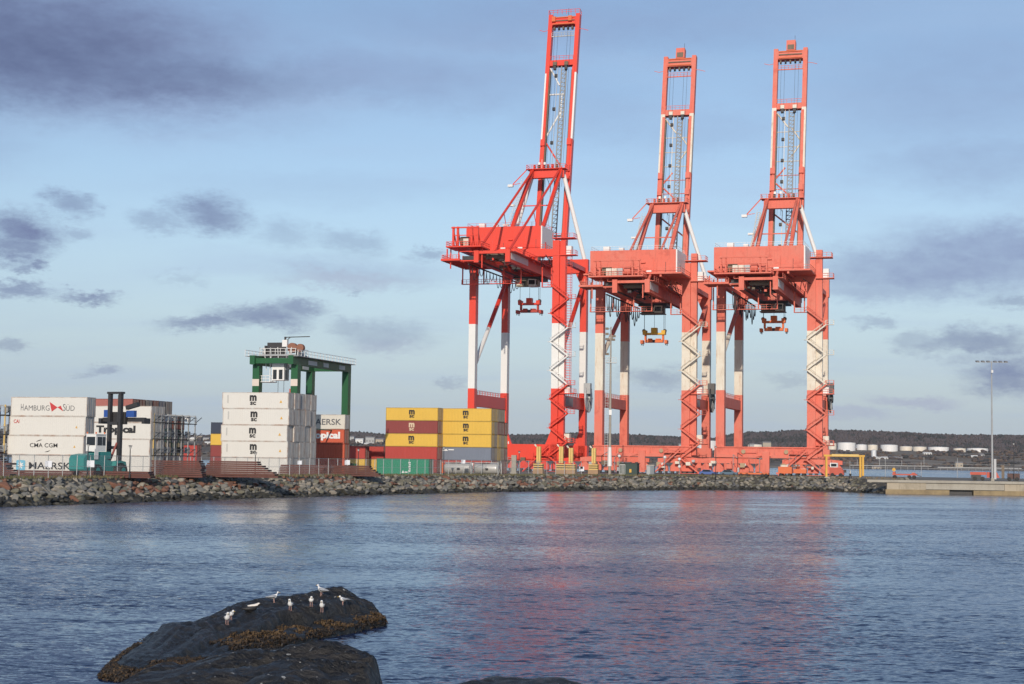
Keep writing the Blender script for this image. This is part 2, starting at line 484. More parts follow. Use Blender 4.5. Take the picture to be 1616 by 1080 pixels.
while s < LS - 1.0:
    for r in range(9):
        p, nn = along(shore, s + rb.uniform(-.45, .45))
        t = -0.9 + r * 0.95 + rb.uniform(-.3, .3)
        z = (t / BANK) * 2.9 + rb.uniform(-.12, .12)
        if t > BANK + .2: continue
        q = p + nn * t
        kind = rb.choices(('grey', 'pale', 'rusty', 'olive', 'blue'), (4, 3.0, 0.25, 3, 1.4))[0]
        wgt = noise.noise(Vector((s * .045, r * .4, 3.0)))
        if r >= 4 and wgt > .06 and q.x < 25 and rb.random() < .55: kind = 'rusty'
        if z < 0.52 + rb.uniform(-.15, .25): kind = 'wet'
        size = rb.uniform(.36, .78) * (1.3 if rb.random() < .15 else 1) * (.8 if r > 6 else 1)
        spots.append((q.x, q.y, z, size, kind, r, rb.randrange(12), (rb.uniform(-.5, .5), rb.uniform(-.5, .5), rb.uniform(0, 6.28))))
    s += .92
def px_of(x, y, z):
    v = Vector((x, y, z - HC)); f = v.dot(_f)
    return 808 + FPX * v.dot(_rt) / f, 540 - FPX * v.dot(_up) / f
s = LS - 34
while s < LS - .5:
    for r in range(8):
        p, nn = along(shore, s + rb.uniform(-.3, .3)); t = -.5 + r + rb.uniform(-.4, .4); q = p + nn * t
        z = (t / BANK) * 2.95 + rb.uniform(-.05, .3)
        if t < BANK: spots.append((q.x, q.y, z, rb.uniform(.45, .8), 'wet' if z < .45 else rb.choice(('grey', 'pale', 'olive', 'blue')), r, rb.randrange(12), (rb.uniform(-.5, .5), rb.uniform(-.5, .5), rb.uniform(0, 6.28))))
    s += 1.1
inview = [b for b in spots if 0 < px_of(*b[:3])[0] < 1616 and b[2] > 0.15]
inview.sort(key=lambda b: -b[3] / b[1])
single = set(id(b) for b in inview[:296])
UNDER = ((0, 'red pennant stack'), (28, 'blue star container'), (70, 'bold lettered container'), (104, 'teal lifter rear wheel'), (135, 'white lifter cab'), (165, 'black lifter mast'), (195, 'dark lamp post'), (216, 'reefer rack'), (250, 'tall brown beam stack'), (285, 'small red containers'), (330, 'white block'), (390, 'stepped beam end'), (455, 'green gantry crane'), (610, 'yellow container block'), (2000, 'red cranes'))
SHADE = {'grey': 'grey', 'pale': 'pale-tan', 'rusty': 'rust-red', 'olive': 'olive-grey', 'blue': 'slate-blue', 'wet': 'weed-darkened'}
rest = {}
for b in spots:
    x, y, z, size, kind, r, hi_, rot = b
    sc = Vector((size * 1.12, size, size * .92))
    if id(b) in single:
        o = link('boulder', boulder_mesh(hi_, kind), None, (x, y, z))
        o.rotation_euler = rot; o.scale = sc
        px, py = px_of(x, y, z)
        where = [u for l, u in UNDER if px >= l][-1]
        hgt = 'at waterline' if z < .75 else ('low on bank' if z < 1.5 else ('mid-bank' if z < 2.2 else 'on crest'))
        big = 'large' if size > .8 else ('small' if size < .55 else 'mid-sized')
        nb = min((c_ for c_ in spots if c_[2] > z + .15), key=lambda c_: (c_[0] - x) ** 2 + (c_[1] - y) ** 2 + (c_[2] - z) ** 2, default=None)
        above = f', {SHADE[nb[4]]} one above it' if nb else ', nothing above it'
        tag(o, f'{big} {SHADE[kind]} boulder {hgt} below the {where}{above}', 'boulder', 'boulders armouring the shore bank')
    else:
        mb = rest.setdefault('x', MB())
        from mathutils import Euler
        M = Euler(rot).to_matrix()
        mi = list(STONE).index(kind)
        vs, fs = HULLS[hi_]
        mb.add([Vector((x, y, z)) + M @ Vector((v.x * sc.x, v.y * sc.y, v.z * sc.z)) for v in vs], fs, mi)
struct(rest['x'].build('rubble', list(STONE.values())), 'stuff')

# ---- concrete quay wall on the right, with a culvert mouth
W0, W1 = Vector((81.0, 355.4, 0)), Vector((215, 347.2, 0))
wd = (W1 - W0).normalized(); wrz = math.atan2(wd.y, wd.x)
wall = thing('quay_wall', 'long low concrete quay wall with a dark culvert mouth at the waterline', 'quay wall', W0, wrz)
LEN = (W1 - W0).length
TANC = paint('stained_concrete', (0.43, 0.37, 0.28), 0.9, 0.75, (0.22, 0.19, 0.14), 0.35, 0.7, (0.16, 0.13, 0.09), bump=0.3)
LEDGE = paint('ochre_ledge_concrete', (0.33, 0.25, 0.14), 0.9, 0.7, (0.13, 0.10, 0.065), 0.4, 0.6, (0.1, 0.08, 0.05), bump=0.3)
def wall_x(px):
    p = flat(px, 781, 1.0); best = None
    for i in range(0, 1400):
        q = W0 + wd * i * .1
        d = abs(px_of(q.x, q.y, 1)[0] - px)
        if best is None or d < best[0]: best = (d, i * .1)
    return best[1]
c0, c1 = wall_x(1498), wall_x(1536)
x = 0.0; joints = [0.0]
while x < LEN: x += 8.3; joints.append(min(x, LEN))
for a, b2 in zip(joints, joints[1:]):
    inner_y = 0.0
    if b2 < c0 or a > c1:
        MB().box(a + .02, b2 - .02, 0, 1.2, 0.95, 2.45).build('wall_panel', TANC, wall)
MB().box([j for j in joints if j < c0][-1] + .02, [j for j in joints if j > c1][0] - .02, .12, 1.2, 1.05, 2.45).build('wall_panel', CONC, wall)
MB().box(-.3, c0, -.35, 1.15, -1.5, .945).build('ledge', LEDGE, wall)
MB().box(c1, LEN, -.35, 1.15, -1.5, .945).build('ledge', LEDGE, wall)
MB().box(c0, c1, 1.25, 1.4, -1.5, 1.04).build('culvert_back', DARK, wall)
MB().box(-4.2, LEN, -.30, 1.9, 2.455, 2.99).build('coping', CONC, wall)

# ------------------------------------------------------------------ far shore
def ridge(x):
    pts = [(-1500, 45), (-700, 44), (-520, 40), (-300, 50), (-160, 44), (0, 47), (120, 52), (230, 50), (330, 46), (420, 57), (520, 63), (650, 61), (800, 58), (900, 57), (1500, 50)]
    for (a, ha), (b, hb) in zip(pts, pts[1:]):
        if a <= x <= b:
            t = (x - a) / (b - a); t = t * t * (3 - 2 * t)
            return ha + (hb - ha) * t
    return 45
def land_h(x, y):
    """height of the far shore: flat foreland, a bench, then the wooded ridge"""
    t = (y - 2230) / 620
    if t < 0: return -2
    nz = noise.noise(Vector((x * .006, y * .006, 1.3)))
    if t < .06: h = -2 + 6 * t / .06
    elif t < .42: h = 4 + 23.5 * min(1, (t - .06) / .28) + nz * 1.2
    else:
        u = min(1, (t - .42) / .5); u = u * u * (3 - 2 * u)
        h = 27.5 + (ridge(x) - 5 - 27.5) * u + nz * (1.2 + 2 * u)
    return h
hill_m = bpy.data.materials.new('far_hillside'); hill_m.use_nodes = True
t_ = NT(hill_m.node_tree); b_ = t_.n['Principled BSDF']; b_.inputs['Roughness'].default_value = 1.0
g_ = t_.new('ShaderNodeNewGeometry').outputs['Position']
c_ = t_.mix(t_.remap(t_.noise(g_, 0.02, 6, 0.7), 0.4, 0.6), (0.085, 0.072, 0.062, 1), (0.18, 0.15, 0.115, 1))
c_ = t_.mix(t_.remap(t_.noise(t_.vec('MULTIPLY', g_, (0.3, 1.6, 1)), 0.03, 4, 0.6), 0.52, 0.62, 0, .6), c_, (0.26, 0.235, 0.20, 1))
t_.put(b_.inputs['Base Color'], c_)
hm = MB(); NX, NY = 150, 34
for j in range(NY + 1):
    for i in range(NX + 1):
        xx = -1700 + 3400 * i / NX; yy = 2225 + 1000 * j / NY
        hm.v.append((xx, yy, land_h(xx, yy)))
for j in range(NY):
    for i in range(NX):
        a = j * (NX + 1) + i
        hm.f.append((a, a + 1, a + NX + 2, a + NX + 1)); hm.m.append(0)
struct(hm.build('hills', hill_m, smooth=True))
WOODS = [paint('bare_winter_woods', (0.098, 0.082, 0.080), 1.0, 0.5, (0.07, 0.058, 0.056), 0.02, fine=0),
         paint('dark_conifers', (0.055, 0.055, 0.052), 1.0, 0.4, None, 0.02, fine=0),
         paint('russet_scrub', (0.14, 0.10, 0.075), 1.0, 0.5, (0.09, 0.07, 0.055), 0.02, fine=0)]
rf = random.Random(3)
fo = MB()
def far_tree(x, y, z, h, w, mi):
    n = 5; a0 = rf.uniform(0, 6)
    o = len(fo.v)
    for zz, k in ((-.1, .7), (.45, 1.0), (.82, .62)):
        for i in range(n):
            a = a0 + 2 * PI * i / n
            fo.v.append((x + math.cos(a) * w * k * rf.uniform(.75, 1.2), y + math.sin(a) * w * k, z + h * zz * rf.uniform(.9, 1.1)))
    fo.v.append((x + rf.uniform(-.4, .4), y, z + h))
    for r in range(2):
        for i in range(n):
            fo.f.append((o + r * n + i, o + r * n + (i + 1) % n, o + (r + 1) * n + (i + 1) % n, o + (r + 1) * n + i)); fo.m.append(mi)
    for i in range(n): fo.f.append((o + 2 * n + i, o + 2 * n + (i + 1) % n, o + 3 * n)); fo.m.append(mi)
for i in range(19000):
    yy = 2505 + 375 * rf.random() ** .85
    xx = rf.uniform(-.34, .36) * yy
    cl = noise.noise(Vector((xx * .012, yy * .012, 7)))
    mi = 1 if (cl > .2 and rf.random() < .5) or rf.random() < .06 else 0
    far_tree(xx, yy, land_h(xx, yy), rf.uniform(4, 7) * (1.25 if mi else 1), rf.uniform(2.2, 3.8), mi)
for i in range(5200):
    yy = rf.uniform(2262, 2440); xx = rf.uniform(-.34, .36) * yy
    if noise.noise(Vector((xx * .02, yy * .03, 2))) < -.05: continue
    far_tree(xx, yy, land_h(xx, yy), rf.uniform(1.5, 4), rf.uniform(2, 5), rf.choice((0, 2, 2, 1)))
struct(fo.build('woods', WOODS), 'stuff')

TANKW = paint('tank_white', (0.82, 0.80, 0.77), 0.5, 0.15, None, 0.02, fine=0)
TANKC = paint('tank_cream', (0.78, 0.70, 0.58), 0.5, 0.15, None, 0.02, fine=0)
TANKROOF = paint('tank_roof', (0.55, 0.54, 0.52), 0.6, 0.1, fine=0)
def far_base(px, Y): 
    X = (at(px, 735, Y)).x
    return Vector((X, Y, land_h(X, Y)))
tanks = [(1322, 1350, 699, TANKW, 2440), (1351, 1368, 702, TANKW, 2470), (1369, 1385, 702.5, TANKC, 2500), (1390, 1416.5, 702.5, TANKW, 2440), (1420, 1440, 705, TANKC, 2470), (1441, 1462, 705.5, TANKC, 2450), (1465, 1497, 706, TANKW, 2470), (1505, 1524, 708, TANKC, 2440), (1526, 1559, 708, TANKW, 2455), (1097, 1132, 696, TANKW, 2430), (1180, 1204, 702, TANKC, 2480), (1276, 1300, 703, TANKW, 2470), (1306, 1320, 700, TANKC, 2500)]
side = ['beside the third red crane', 'second from the third red crane', 'third from the third red crane', 'with a dark tree before it', 'cream one right of the dark tree', 'low one mid-row', 'wide one before the gap', 'cream one after the gap', 'last one near the tall light mast', 'seen between second and third crane legs', 'seen under the third crane', 'behind the third crane stair leg', 'half hidden by the third crane leg']
for (l, r, ty, m, Y), s_ in zip(tanks, side):
    B = far_base((l + r) / 2, Y)
    rad = (r - l) / 2 * Y / FPX
    top = at((l + r) / 2, ty, Y).z
    root = thing('storage_tank', f"squat {'white' if m is TANKW else 'cream'} oil storage tank on the far shore, {s_}", 'storage tank', (B.x, B.y, B.z - 2), 0, 'oil storage tanks on the far shore')
    h = top - B.z + 2
    MB().tube((0, 0, 0), (0, 0, h), rad, 28).build('shell', m, root)
    MB().tube((0, 0, h + .02), (0, 0, h + .9), rad * .97, 28, r2=rad * .25).build('roof', TANKROOF, root)
B = far_base(1379, 2345)
root = thing('silo', 'slim bright silver tank standing among low sheds on the far shore', 'silo', (B.x, B.y, B.z - 1), 0)
SILV = paint('silver', (0.75, 0.75, 0.75), 0.3, 0.1, metal=0.2, fine=0)
hh = at(1379, 711, 2345).z - B.z + 1
MB().tube((0, 0, 0), (0, 0, hh), 3.6, 16).build('shell', SILV, root, smooth=False)
MB().tube((0, 0, hh + .02), (0, 0, hh + 1.2), 3.4, 16, r2=.6).build('roof', SILV, root)
SHEDC = [paint('shed_white', (0.7, 0.69, 0.66), 0.7, 0.2, fine=0), paint('shed_grey', (0.40, 0.40, 0.39), 0.8, 0.2, fine=0), paint('shed_tan', (0.42, 0.36, 0.28), 0.8, 0.2, fine=0), paint('shed_pale_blue', (0.5, 0.6, 0.66), 0.7, 0.2, fine=0)]
ROOFG = paint('shed_roof', (0.24, 0.23, 0.23), 0.8, 0.2, fine=0)
sheds = [(1383, 1402, 722, 2340, 0, 'long white shed just right of the silver silo'), (1404, 1424, 721, 2345, 1, 'grey two-part shed below the oil tanks'), (1458, 1471, 716, 2400, 0, 'white gabled house on the far slope'), (1516, 1528, 718, 2380, 3, 'pale blue shed on the far slope'), (1533, 1543, 722, 2370, 0, 'low white shed right of the pale blue one'), (1545, 1554, 718, 2390, 1, 'grey shed nearest the tall light mast'), (1376, 1391, 735, 2245, 2, 'concrete blockhouse on the far waterline'), (1508, 1520, 729, 2270, 2, 'tan shed low on the far shore'), (1204, 1217, 697, 2380, 2, 'tan building seen beneath the third crane'), (1183, 1190, 700, 2390, 1, 'small grey building seen beneath the third crane'),
         (560, 572, 692, 2480, 0, 'white house on the hill left of the yellow block'), (576, 590, 689, 2500, 1, 'grey apartment house on the hill left of the yellow block'), (592, 604, 692, 2490, 2, 'tan house on the hill beside the yellow block'), (545, 558, 688, 2520, 1, 'grey house on the hill beside the orange containers'), (574, 584, 699, 2420, 0, 'low white house under the hilltop houses'),
         (298, 306, 690, 2500, 0, 'white house on the hill beside the reefer rack'), (308, 318, 687, 2520, 2, 'tan house on the hill beside the reefer rack'), (319, 329, 690, 2500, 1, 'grey house on the hill beside the dark container'), (322, 331, 697, 2400, 0, 'white shed above the small red containers'),
         (810, 822, 704, 2400, 0, 'low white shed beyond the first crane sill'), (826, 838, 705, 2390, 1, 'grey shed beyond the first crane sill'), (1071, 1080, 700, 2400, 1, 'grey shed by the second crane stair leg')]
for l, r, ty, Y, ci, lab in sheds:
    B = far_base((l + r) / 2, Y); w = (r - l) * Y / FPX; top = at((l + r) / 2, ty, Y).z - B.z + 1.5
    top = max(top, 5.0)
    root = thing('shed' if 'shed' in lab else 'house', lab, 'shed' if 'shed' in lab else 'building', (B.x, B.y, B.z - 1.5), rf.uniform(-.15, .15), 'buildings on the far shore')
    MB().box(-w / 2, w / 2, 0, w * .6, 0, top - 1.6).build('wall', SHEDC[ci], root)
    a, z0, z1, dy = w / 2 + .3, top - 1.58, top, w * .6
    MB().add([(-a, -.3, z0), (a, -.3, z0), (a, dy + .3, z0), (-a, dy + .3, z0), (-a, dy / 2, z1), (a, dy / 2, z1)], [(0, 1, 5, 4), (2, 3, 4, 5), (0, 4, 3), (1, 2, 5), (3, 2, 1, 0)]).build('roof', ROOFG if ci else SHEDC[0], root)
    nwin = max(2, int(w / 4))
    for i in range(nwin):
        xx = -w / 2 + w * (i + .5) / nwin
        MB().box(xx - .7, xx + .7, -.06, .04, (top - 1.6) * .45, (top - 1.6) * .45 + 1.4).build('window', GLASS, root)

# jetties and a pale shore strip on the far side
for (l, r, Y, z0, z1, lab) in ((1342, 1470, 2222, 4.6, 5.6, 'long low jetty on piles along the far shore behind the orange trailer'), (1480, 1612, 2216, 3.2, 4.4, 'low pale jetty on the far shore behind the light mast')):
    a, b = at(l, 735, Y).x, at(r, 735, Y).x
    j = thing('jetty', lab, 'jetty', (a, Y, 0), 0)
    MB().box(0, b - a, 0, 5, z0, z1).build('deck', SHEDC[1], j)
    for i in range(12): MB().tube((4 + (b - a - 8) * i / 11, 2, -1), (4 + (b - a - 8) * i / 11, 2, z0 - .01), .6, 6).build('pile', ROOFG, j)
    if r < 1480:
        for i in range(4): MB().bar((10 + i * 30, 4, z1), (10 + i * 30, 4, z1 + 7 + i % 2 * 5), .5).build('mast', SHEDC[1], j)

# thin sea air between the camera and the far shore
hz_m = bpy.data.materials.new('sea_haze'); hz_m.use_nodes = True
ht = hz_m.node_tree; ht.nodes.clear()
ho = ht.nodes.new('ShaderNodeOutputMaterial'); pv = ht.nodes.new('ShaderNodeVolumePrincipled')
pv.inputs['Color'].default_value = (0.80, 0.86, 1.0, 1); pv.inputs['Density'].default_value = 3.4e-5; pv.inputs['Anisotropy'].default_value = 0.2
ht.links.new(pv.outputs[0], ho.inputs['Volume'])
struct(MB().box(-3600, 3600, -120, 6100, -6, 190).build('haze', hz_m), 'stuff')

# ------------------------------------------------------------------ ship-to-shore cranes
U1, V1 = 23.5, 30.5                            # leg spacing along the quay, rail gauge
def crane(loc, label, A, spreader_z, head_paint, spread_paint):
    """A = the newer bright crane; otherwise one of the two faded ones"""
    P_, W_ = (RED, WHITE) if A else (CORAL, CREAM)
    root = thing('gantry_crane', label, 'crane', loc, group='gantry cranes on the quay')
    g = lambda a: a - G
    wb0, wb1 = (g(25.4), g(43)) if A else (g(25), g(40.3))
    gz0, gz1 = (g(57.2), g(60.4)) if A else (g(49.4), g(52.8))     # trolley girders
    pz0, pz1 = (g(20.6), g(23.9)) if A else (g(20.7), g(23.4))     # portal beams
    fz0, fz1 = (g(60), g(64)) if A else (g(52), g(57.2))           # upper cross beams
    az0, az1 = (g(88.2), g(90.6)) if A else (g(77.1), g(79.7))     # apex
    sz0, sz1 = (g(6.4), g(10.4)) if A else (g(7.6), g(10.1))       # sill
    tipz = g(140.2) if A else g(125.6)
    hv, hz = 33.0, (gz0 + gz1) / 2
    uL, uR = 7.9, 16.4
    vr = -23.0 if A else -17.5                                     # rear end of the girders
    lw, ld = (1.9, 2.3) if A else (2.2, 2.4)
    def band(p, q):
        """stops and paints of a member that crosses the white band"""
        z0, z1 = Vector(p).z, Vector(q).z
        cuts = sorted((c - z0) / (z1 - z0) for c in (wb0, wb1)); cuts = [c for c in cuts if 0 < c < 1]
        ts = [0] + cuts + [1]
        mis = [1 if wb0 < z0 + (z1 - z0) * (a + b) / 2 < wb1 else 0 for a, b in zip(ts, ts[1:])]
        return dict(stops=cuts, mis=mis)
    # --- legs
    for u in (0, U1):
        for v in (0, V1):
            top = fz1 if v else (fz1 + 1.5 if u else fz0 + 1)
            p, q = (u, v, sz0 + .02), (u, v, top)
            leg = MB().bar(p, q, lw, ld, ref=Vector((0, 1, 0)), **band(p, q)).build('leg', [P_, W_], root)
            fm = MB(); zf = sz1 + 5.2
            while zf < top - 2:
                fm.box(u - lw / 2 - .03, u + lw / 2 + .03, v - ld / 2 - .03, v + ld / 2 + .03, zf, zf + .1, 1 if wb0 < zf < wb1 else 0); zf += 6.1
            fo_ = fm.build('plate_joint', [P_, W_], leg); fo_['kind'] = 'stuff'
            s = 1 if u == 0 else -1                                # flared gussets at the sill
            gus = MB()
            for e in ((s, 1.0),):
                x0, x1 = u + e[0] * lw / 2, u + e[0] * (lw / 2 + 1.6)
                gus.add([(x0, v - .5, sz1 + .01), (x1, v - .5, sz1 + .01), (x0, v - .5, sz1 + 4), (x0, v + .5, sz1 + .01), (x1, v + .5, sz1 + .01), (x0, v + .5, sz1 + 4)], [(0, 1, 2), (3, 5, 4), (0, 3, 4, 1), (1, 4, 5, 2), (0, 2, 5, 3)])
            if A: gus.build('gusset', P_, leg)
    for u in (0, U1):
        pb = MB().box(u - .75, u + .75, ld / 2 + .005, V1 - ld / 2 - .005, pz0, pz1).build('portal_beam', P_, root)
        MB().rail([(u + .68, 1.6, pz1), (u + .68, V1 - 1.6, pz1)], step=2.4).rail([(u - .68, 1.6, pz1), (u - .68, V1 - 1.6, pz1)], step=2.4).build('handrail', P_, pb)
        if u:
            MB().box(u + .76, u + .82, 3, 16, pz0 + .5, pz1 - .4).build('name_board', paint('grey_board', (.42, .40, .40), .6, .2), pb)
        nz, fz = (g(31.5), g(57)) if A else (g(33.5), g(50))
        p, q = (u, 1.2, nz), (u, V1 - 1.2, fz)
        MB().tube(p, q, .62, 10, **band(p, q)).build('diagonal_brace', [P_, W_], root, smooth=False)
    # --- sills with stiffeners, equaliser beams, bogies
    for v in (0, V1):
        sill = MB().box(-1.4, U1 + 1.6, v - 1.15, v + 1.15, sz0, sz1).build('sill_beam', P_, root)
        if not A and v == 0:
            MB().box(-1.45, U1 + 1.65, v - 1.45, v + 1.45, sz1 - .02, sz1 + .28).box(-1.45, U1 + 1.65, v - 1.40, v - 1.16, sz0 - .02, sz0 + .8).build('flange', P_, sill)
            for i in range(4):
                x = 5 + i * 4.6
                MB().box(x - .12, x + .12, v - 1.5, v - 1.16, sz0 + .85, sz1 - .05).build('stiffener', P_, sill)
        for i, u in enumerate((0, U1)):
            eq = MB()
            c = u + (1.2 if u == 0 else -1.2)
            o = eq
            eq.add([(c - 6.2, v - .7, 3.0), (c + 6.2, v - .7, 3.0), (c + 6.2, v - .7, 4.1), (c + 1.2, v - .7, sz0 - .06), (c - 1.2, v - .7, sz0 - .06), (c - 6.2, v - .7, 4.1),
                    (c - 6.2, v + .7, 3.0), (c + 6.2, v + .7, 3.0), (c + 6.2, v + .7, 4.1), (c + 1.2, v + .7, sz0 - .06), (c - 1.2, v + .7, sz0 - .06), (c - 6.2, v + .7, 4.1)],
                   [(0, 1, 2, 3, 4, 5), (11, 10, 9, 8, 7, 6), (0, 6, 7, 1), (1, 7, 8, 2), (2, 8, 9, 3), (3, 9, 10, 4), (4, 10, 11, 5), (5, 11, 6, 0)])
            eqo = eq.build('equaliser_beam', P_, root)
            for k in range(4):
                x = c - 4.9 + k * 3.27
                bo = MB()
                bo.add([(x - 1.45, v - .55, .75), (x + 1.45, v - .55, .75), (x + 1.3, v - .55, 1.9), (x + .4, v - .55, 2.96), (x - .4, v - .55, 2.96), (x - 1.3, v - .55, 1.9),
                        (x - 1.45, v + .55, .75), (x + 1.45, v + .55, .75), (x + 1.3, v + .55, 1.9), (x + .4, v + .55, 2.96), (x - .4, v + .55, 2.96), (x - 1.3, v + .55, 1.9)],
                       [(0, 1, 2, 3, 4, 5), (11, 10, 9, 8, 7, 6), (0, 6, 7, 1), (1, 7, 8, 2), (2, 8, 9, 3), (3, 9, 10, 4), (4, 10, 11, 5), (5, 11, 6, 0)])
                bog = bo.build('bogie', P_, root)
                for dx in (-.75, .75):
                    MB().wheel((x + dx, v, .46), .42, 1.0, 14).build('wheel', DARK, bog)
            MB().box(c - (7.2 if u == 0 else -6.4), c - (6.4 if u == 0 else -7.2), v - .3, v + .3, .9, 1.7).build('buffer', DARK, eqo)
    # --- stair tower on the near stair leg: flights and landings zigzag up the front
    zz = g(3.3); k = 0; xl, xr = U1 - 1.1, U1 + 3.9
    stair_paint = lambda z: W_ if wb0 < z < wb1 else P_
    MB().box(xl - .5, xr + 1.2, -2.4, -1.3, zz - .12, zz).build('landing', P_, root)
    while zz + 3.85 < gz0 - .5:
        a, b = (xr, xl) if k % 2 == 0 else (xl, xr)
        m = stair_paint(zz + 2)
        fl = MB()
        for y in (-1.42, -2.28):
            fl.bar((a, y, zz), (b, y, zz + 3.85), .10, .32)
            fl.bar((a, y, zz + 1.0), (b, y, zz + 4.85), .07)
            for i in range(4):
                t = i / 3
                fl.bar((a + (b - a) * t, y, zz + 3.85 * t), (a + (b - a) * t, y, zz + 3.85 * t + 1.0), .06)
        for i in range(14):
            t = (i + .5) / 14
            fl.cbox(a + (b - a) * t, -1.85, zz + 3.85 * t, .3, .8, .05)
        fl.build('stair_flight', m, root)
        zz += 3.85
        e = b
        x0, x1 = (e - .7, e + .25) if k % 2 == 0 else (e - .25, e + 1.9)
        ld_ = MB().box(x0, x1, -2.4, -1.25, zz - .1, zz)
        if k % 2: ld_.rail([(x0 + .1, -2.35, zz), (x1 - .05, -2.35, zz), (x1 - .05, -1.3, zz)], step=1.0)
        ld_.build('landing', m, root)
        k += 1
    # --- lift: a caged ladder mast on the newer crane, a closed shaft on the older ones
    ex = U1 + (1.85 if A else 2.0)
    if A:
        MB().bar((ex - .1, .2, g(8)), (ex - .1, .2, gz1 + 5), 1.5, 1.7, ref=Vector((0, 1, 0)), **band((0, 0, g(8)), (0, 0, gz1 + 5))).build('lift_shaft', [P_, W_], root)
        lm = MB()
        for dx, dy in ((.8, -.6), (2.2, -.6), (.8, .8), (2.2, .8)):
            lm.bar((ex + dx, dy, g(24)), (ex + dx, dy, gz1 + 3), .09)
        z = g(24)
        while z < gz1 + 3:
            lm.bar((ex + .8, -.6, z), (ex + 2.2, -.6, z), .06); lm.bar((ex + .8, .8, z), (ex + 2.2, .8, z), .06); lm.bar((ex + 2.2, -.6, z), (ex + 2.2, .8, z), .06)
            z += .7
        lm.build('ladder_cage', P_, root)
    else:
        MB().bar((ex - .1, .35, g(8)), (ex - .1, .35, gz1 + 8.5), 1.6, 1.6, ref=Vector((0, 1, 0)), **band((0, 0, g(8)), (0, 0, gz1 + 8.5))).build('lift_shaft', [P_, W_], root)
    for zc, c in ((g(24.2), WHITE), ((gz1 + 1.2), WHITE), (g(11), CREAM)):
        MB().box(ex + 1.0, ex + 2.4, -1.1, .9, zc, zc + 2.3).build('lift_car' if zc == g(24.2) else 'electric_cabinet', c, root)
        MB().box(U1 - .9, ex + 3.6, -1.24, 1.6, zc - .22, zc - .02).rail([(ex + 3.5, 1.5, zc), (ex + 3.5, -1.2, zc), (ex + .9, -1.2, zc)], step=1.2).build('service_platform', P_, root)
    for zc in (fz1 + 2.2,):
        MB().box(U1 - 1, ex + 3.2, -1.5, 2.2, zc - .2, zc).rail([(ex + 3.1, 2.1, zc), (ex + 3.1, -1.4, zc), (U1 - .9, -1.4, zc)], step=1.2).build('service_platform', P_, root)
    # --- upper cross beams
    MB().box(lw / 2 + .01, U1 - lw / 2 - .01, -1.0, 1.0, (g(61.2) if A else g(53.2)), (g(63.2) if A else g(54.6))).build('cross_beam', P_, root)
    MB().box(-lw / 2 - .3, U1 + lw / 2 + .3, V1 - 1.0, V1 + 1.0, fz0, fz1 + .02).build('cross_beam', P_, root)
    for u in (0, U1):                                                # haunches under the far beam
        s = 1 if u == 0 else -1
        x0, x1 = u + s * (lw / 2 + .01), u + s * (lw / 2 + 1.5)
        MB().add([(x0, V1 - .6, fz0 - .01), (x1, V1 - .6, fz0 - .01), (x0, V1 - .6, fz0 - 3.5), (x0, V1 + .6, fz0 - .01), (x1, V1 + .6, fz0 - .01), (x0, V1 + .6, fz0 - 3.5)], [(0, 1, 2), (3, 5, 4), (0, 3, 4, 1), (1, 4, 5, 2), (0, 2, 5, 3)]).build('haunch', P_, root)
    for u in (0, U1):
        MB().box(u - .7, u + .7, ld / 2 + .01, V1 - 1.02, fz0 + .3, fz0 + 1.5).build('side_girder', P_, root)
    # --- trolley girders with walkways and the white board
    for u in (uL, uR):
        gd = MB().box(u - .65, u + .65, vr, hv - .6, gz0, gz1).build('trolley_girder', P_, root)
        s = 1 if u == uR else -1
        MB().box(u + s * .66, u + s * 1.9, vr, hv - 2, gz1 - .5, gz1 - .38).rail([(u + s * 1.85, vr, gz1 - .38), (u + s * 1.85, hv - 2, gz1 - .38)], step=2.5).build('walkway', P_, gd)
        MB().box(u - s * .66, u - s * .9, vr, hv - .6, gz0 + .1, gz0 + .45).build('trolley_rail', DARK, gd)
        if u == uR:
            MB().box(u + .66, u + .72, vr + (1.0 if A else .6), vr + (17 if A else 11), gz0 + .8, gz1 - .6).build('name_board', paint('white_board', (.70, .69, .66), .6, .15), gd)
    for v, z in ((vr + .3, gz1 - .9), (vr + 5, gz1 - .7), (vr + 10, gz1 - .7), (-2.0, gz1 - .7), (8, gz1 - .7)):
        MB().box(uL + .66, uR - .66, v, v + .7, z, z + .68).build('girder_tie', P_ if v < vr + 4 else BROWN, root)
    for v in (vr + 3, vr + 7.5, 4.5):
        MB().box(uL + 1.6, uR - 1.9, v, v + 1.8, gz1 - 1.9, gz1 - .95).build('rope_machinery', BROWN if v < vr + 5 else DARK, root)
    for x in (uL + 1.4, uL + 3.0, uR - 2.8, uR - 1.3):
        MB().bar((x, vr + 1, gz1 - 1.0), (x, 26, gz1 - 1.0), .22).build('cable_tray', DARK, root)
    MB().box(uL + .66, uR - .66, 27, 28.6, gz0 + 1.4, gz1 - .2).build('girder_tie', P_, root)
    # --- machinery house
    hx0, hx1, hy0, hy1, h0, h1 = (-3.2, 18.6, 2.2, 14.4, g(63.6), g(70.1)) if A else (0.1, 23.2, -12.5, 0.6, g(54.9), g(61.0))
    hb = MB().box(hx0, hx1 - .35, hy0, hy1, h0, h1).build('machinery_house', P_, root)
    MB().box(hx1 - .34, hx1, hy0 + .01, hy1 - .01, h0, h1 - .01).build('end_wall', WHITE, hb)
    MB().box(hx0 - 1.4, hx1 + 1.5, hy0 - 1.6, hy1 + 1.4, h0 - .42, h0 - .02).rail([(hx0 + 9, hy0 - 1.5, h0 - .02), (hx1 + 1.4, hy0 - 1.5, h0 - .02), (hx1 + 1.4, hy1 + 1.3, h0 - .02)], step=2.2).build('house_deck', P_, hb)
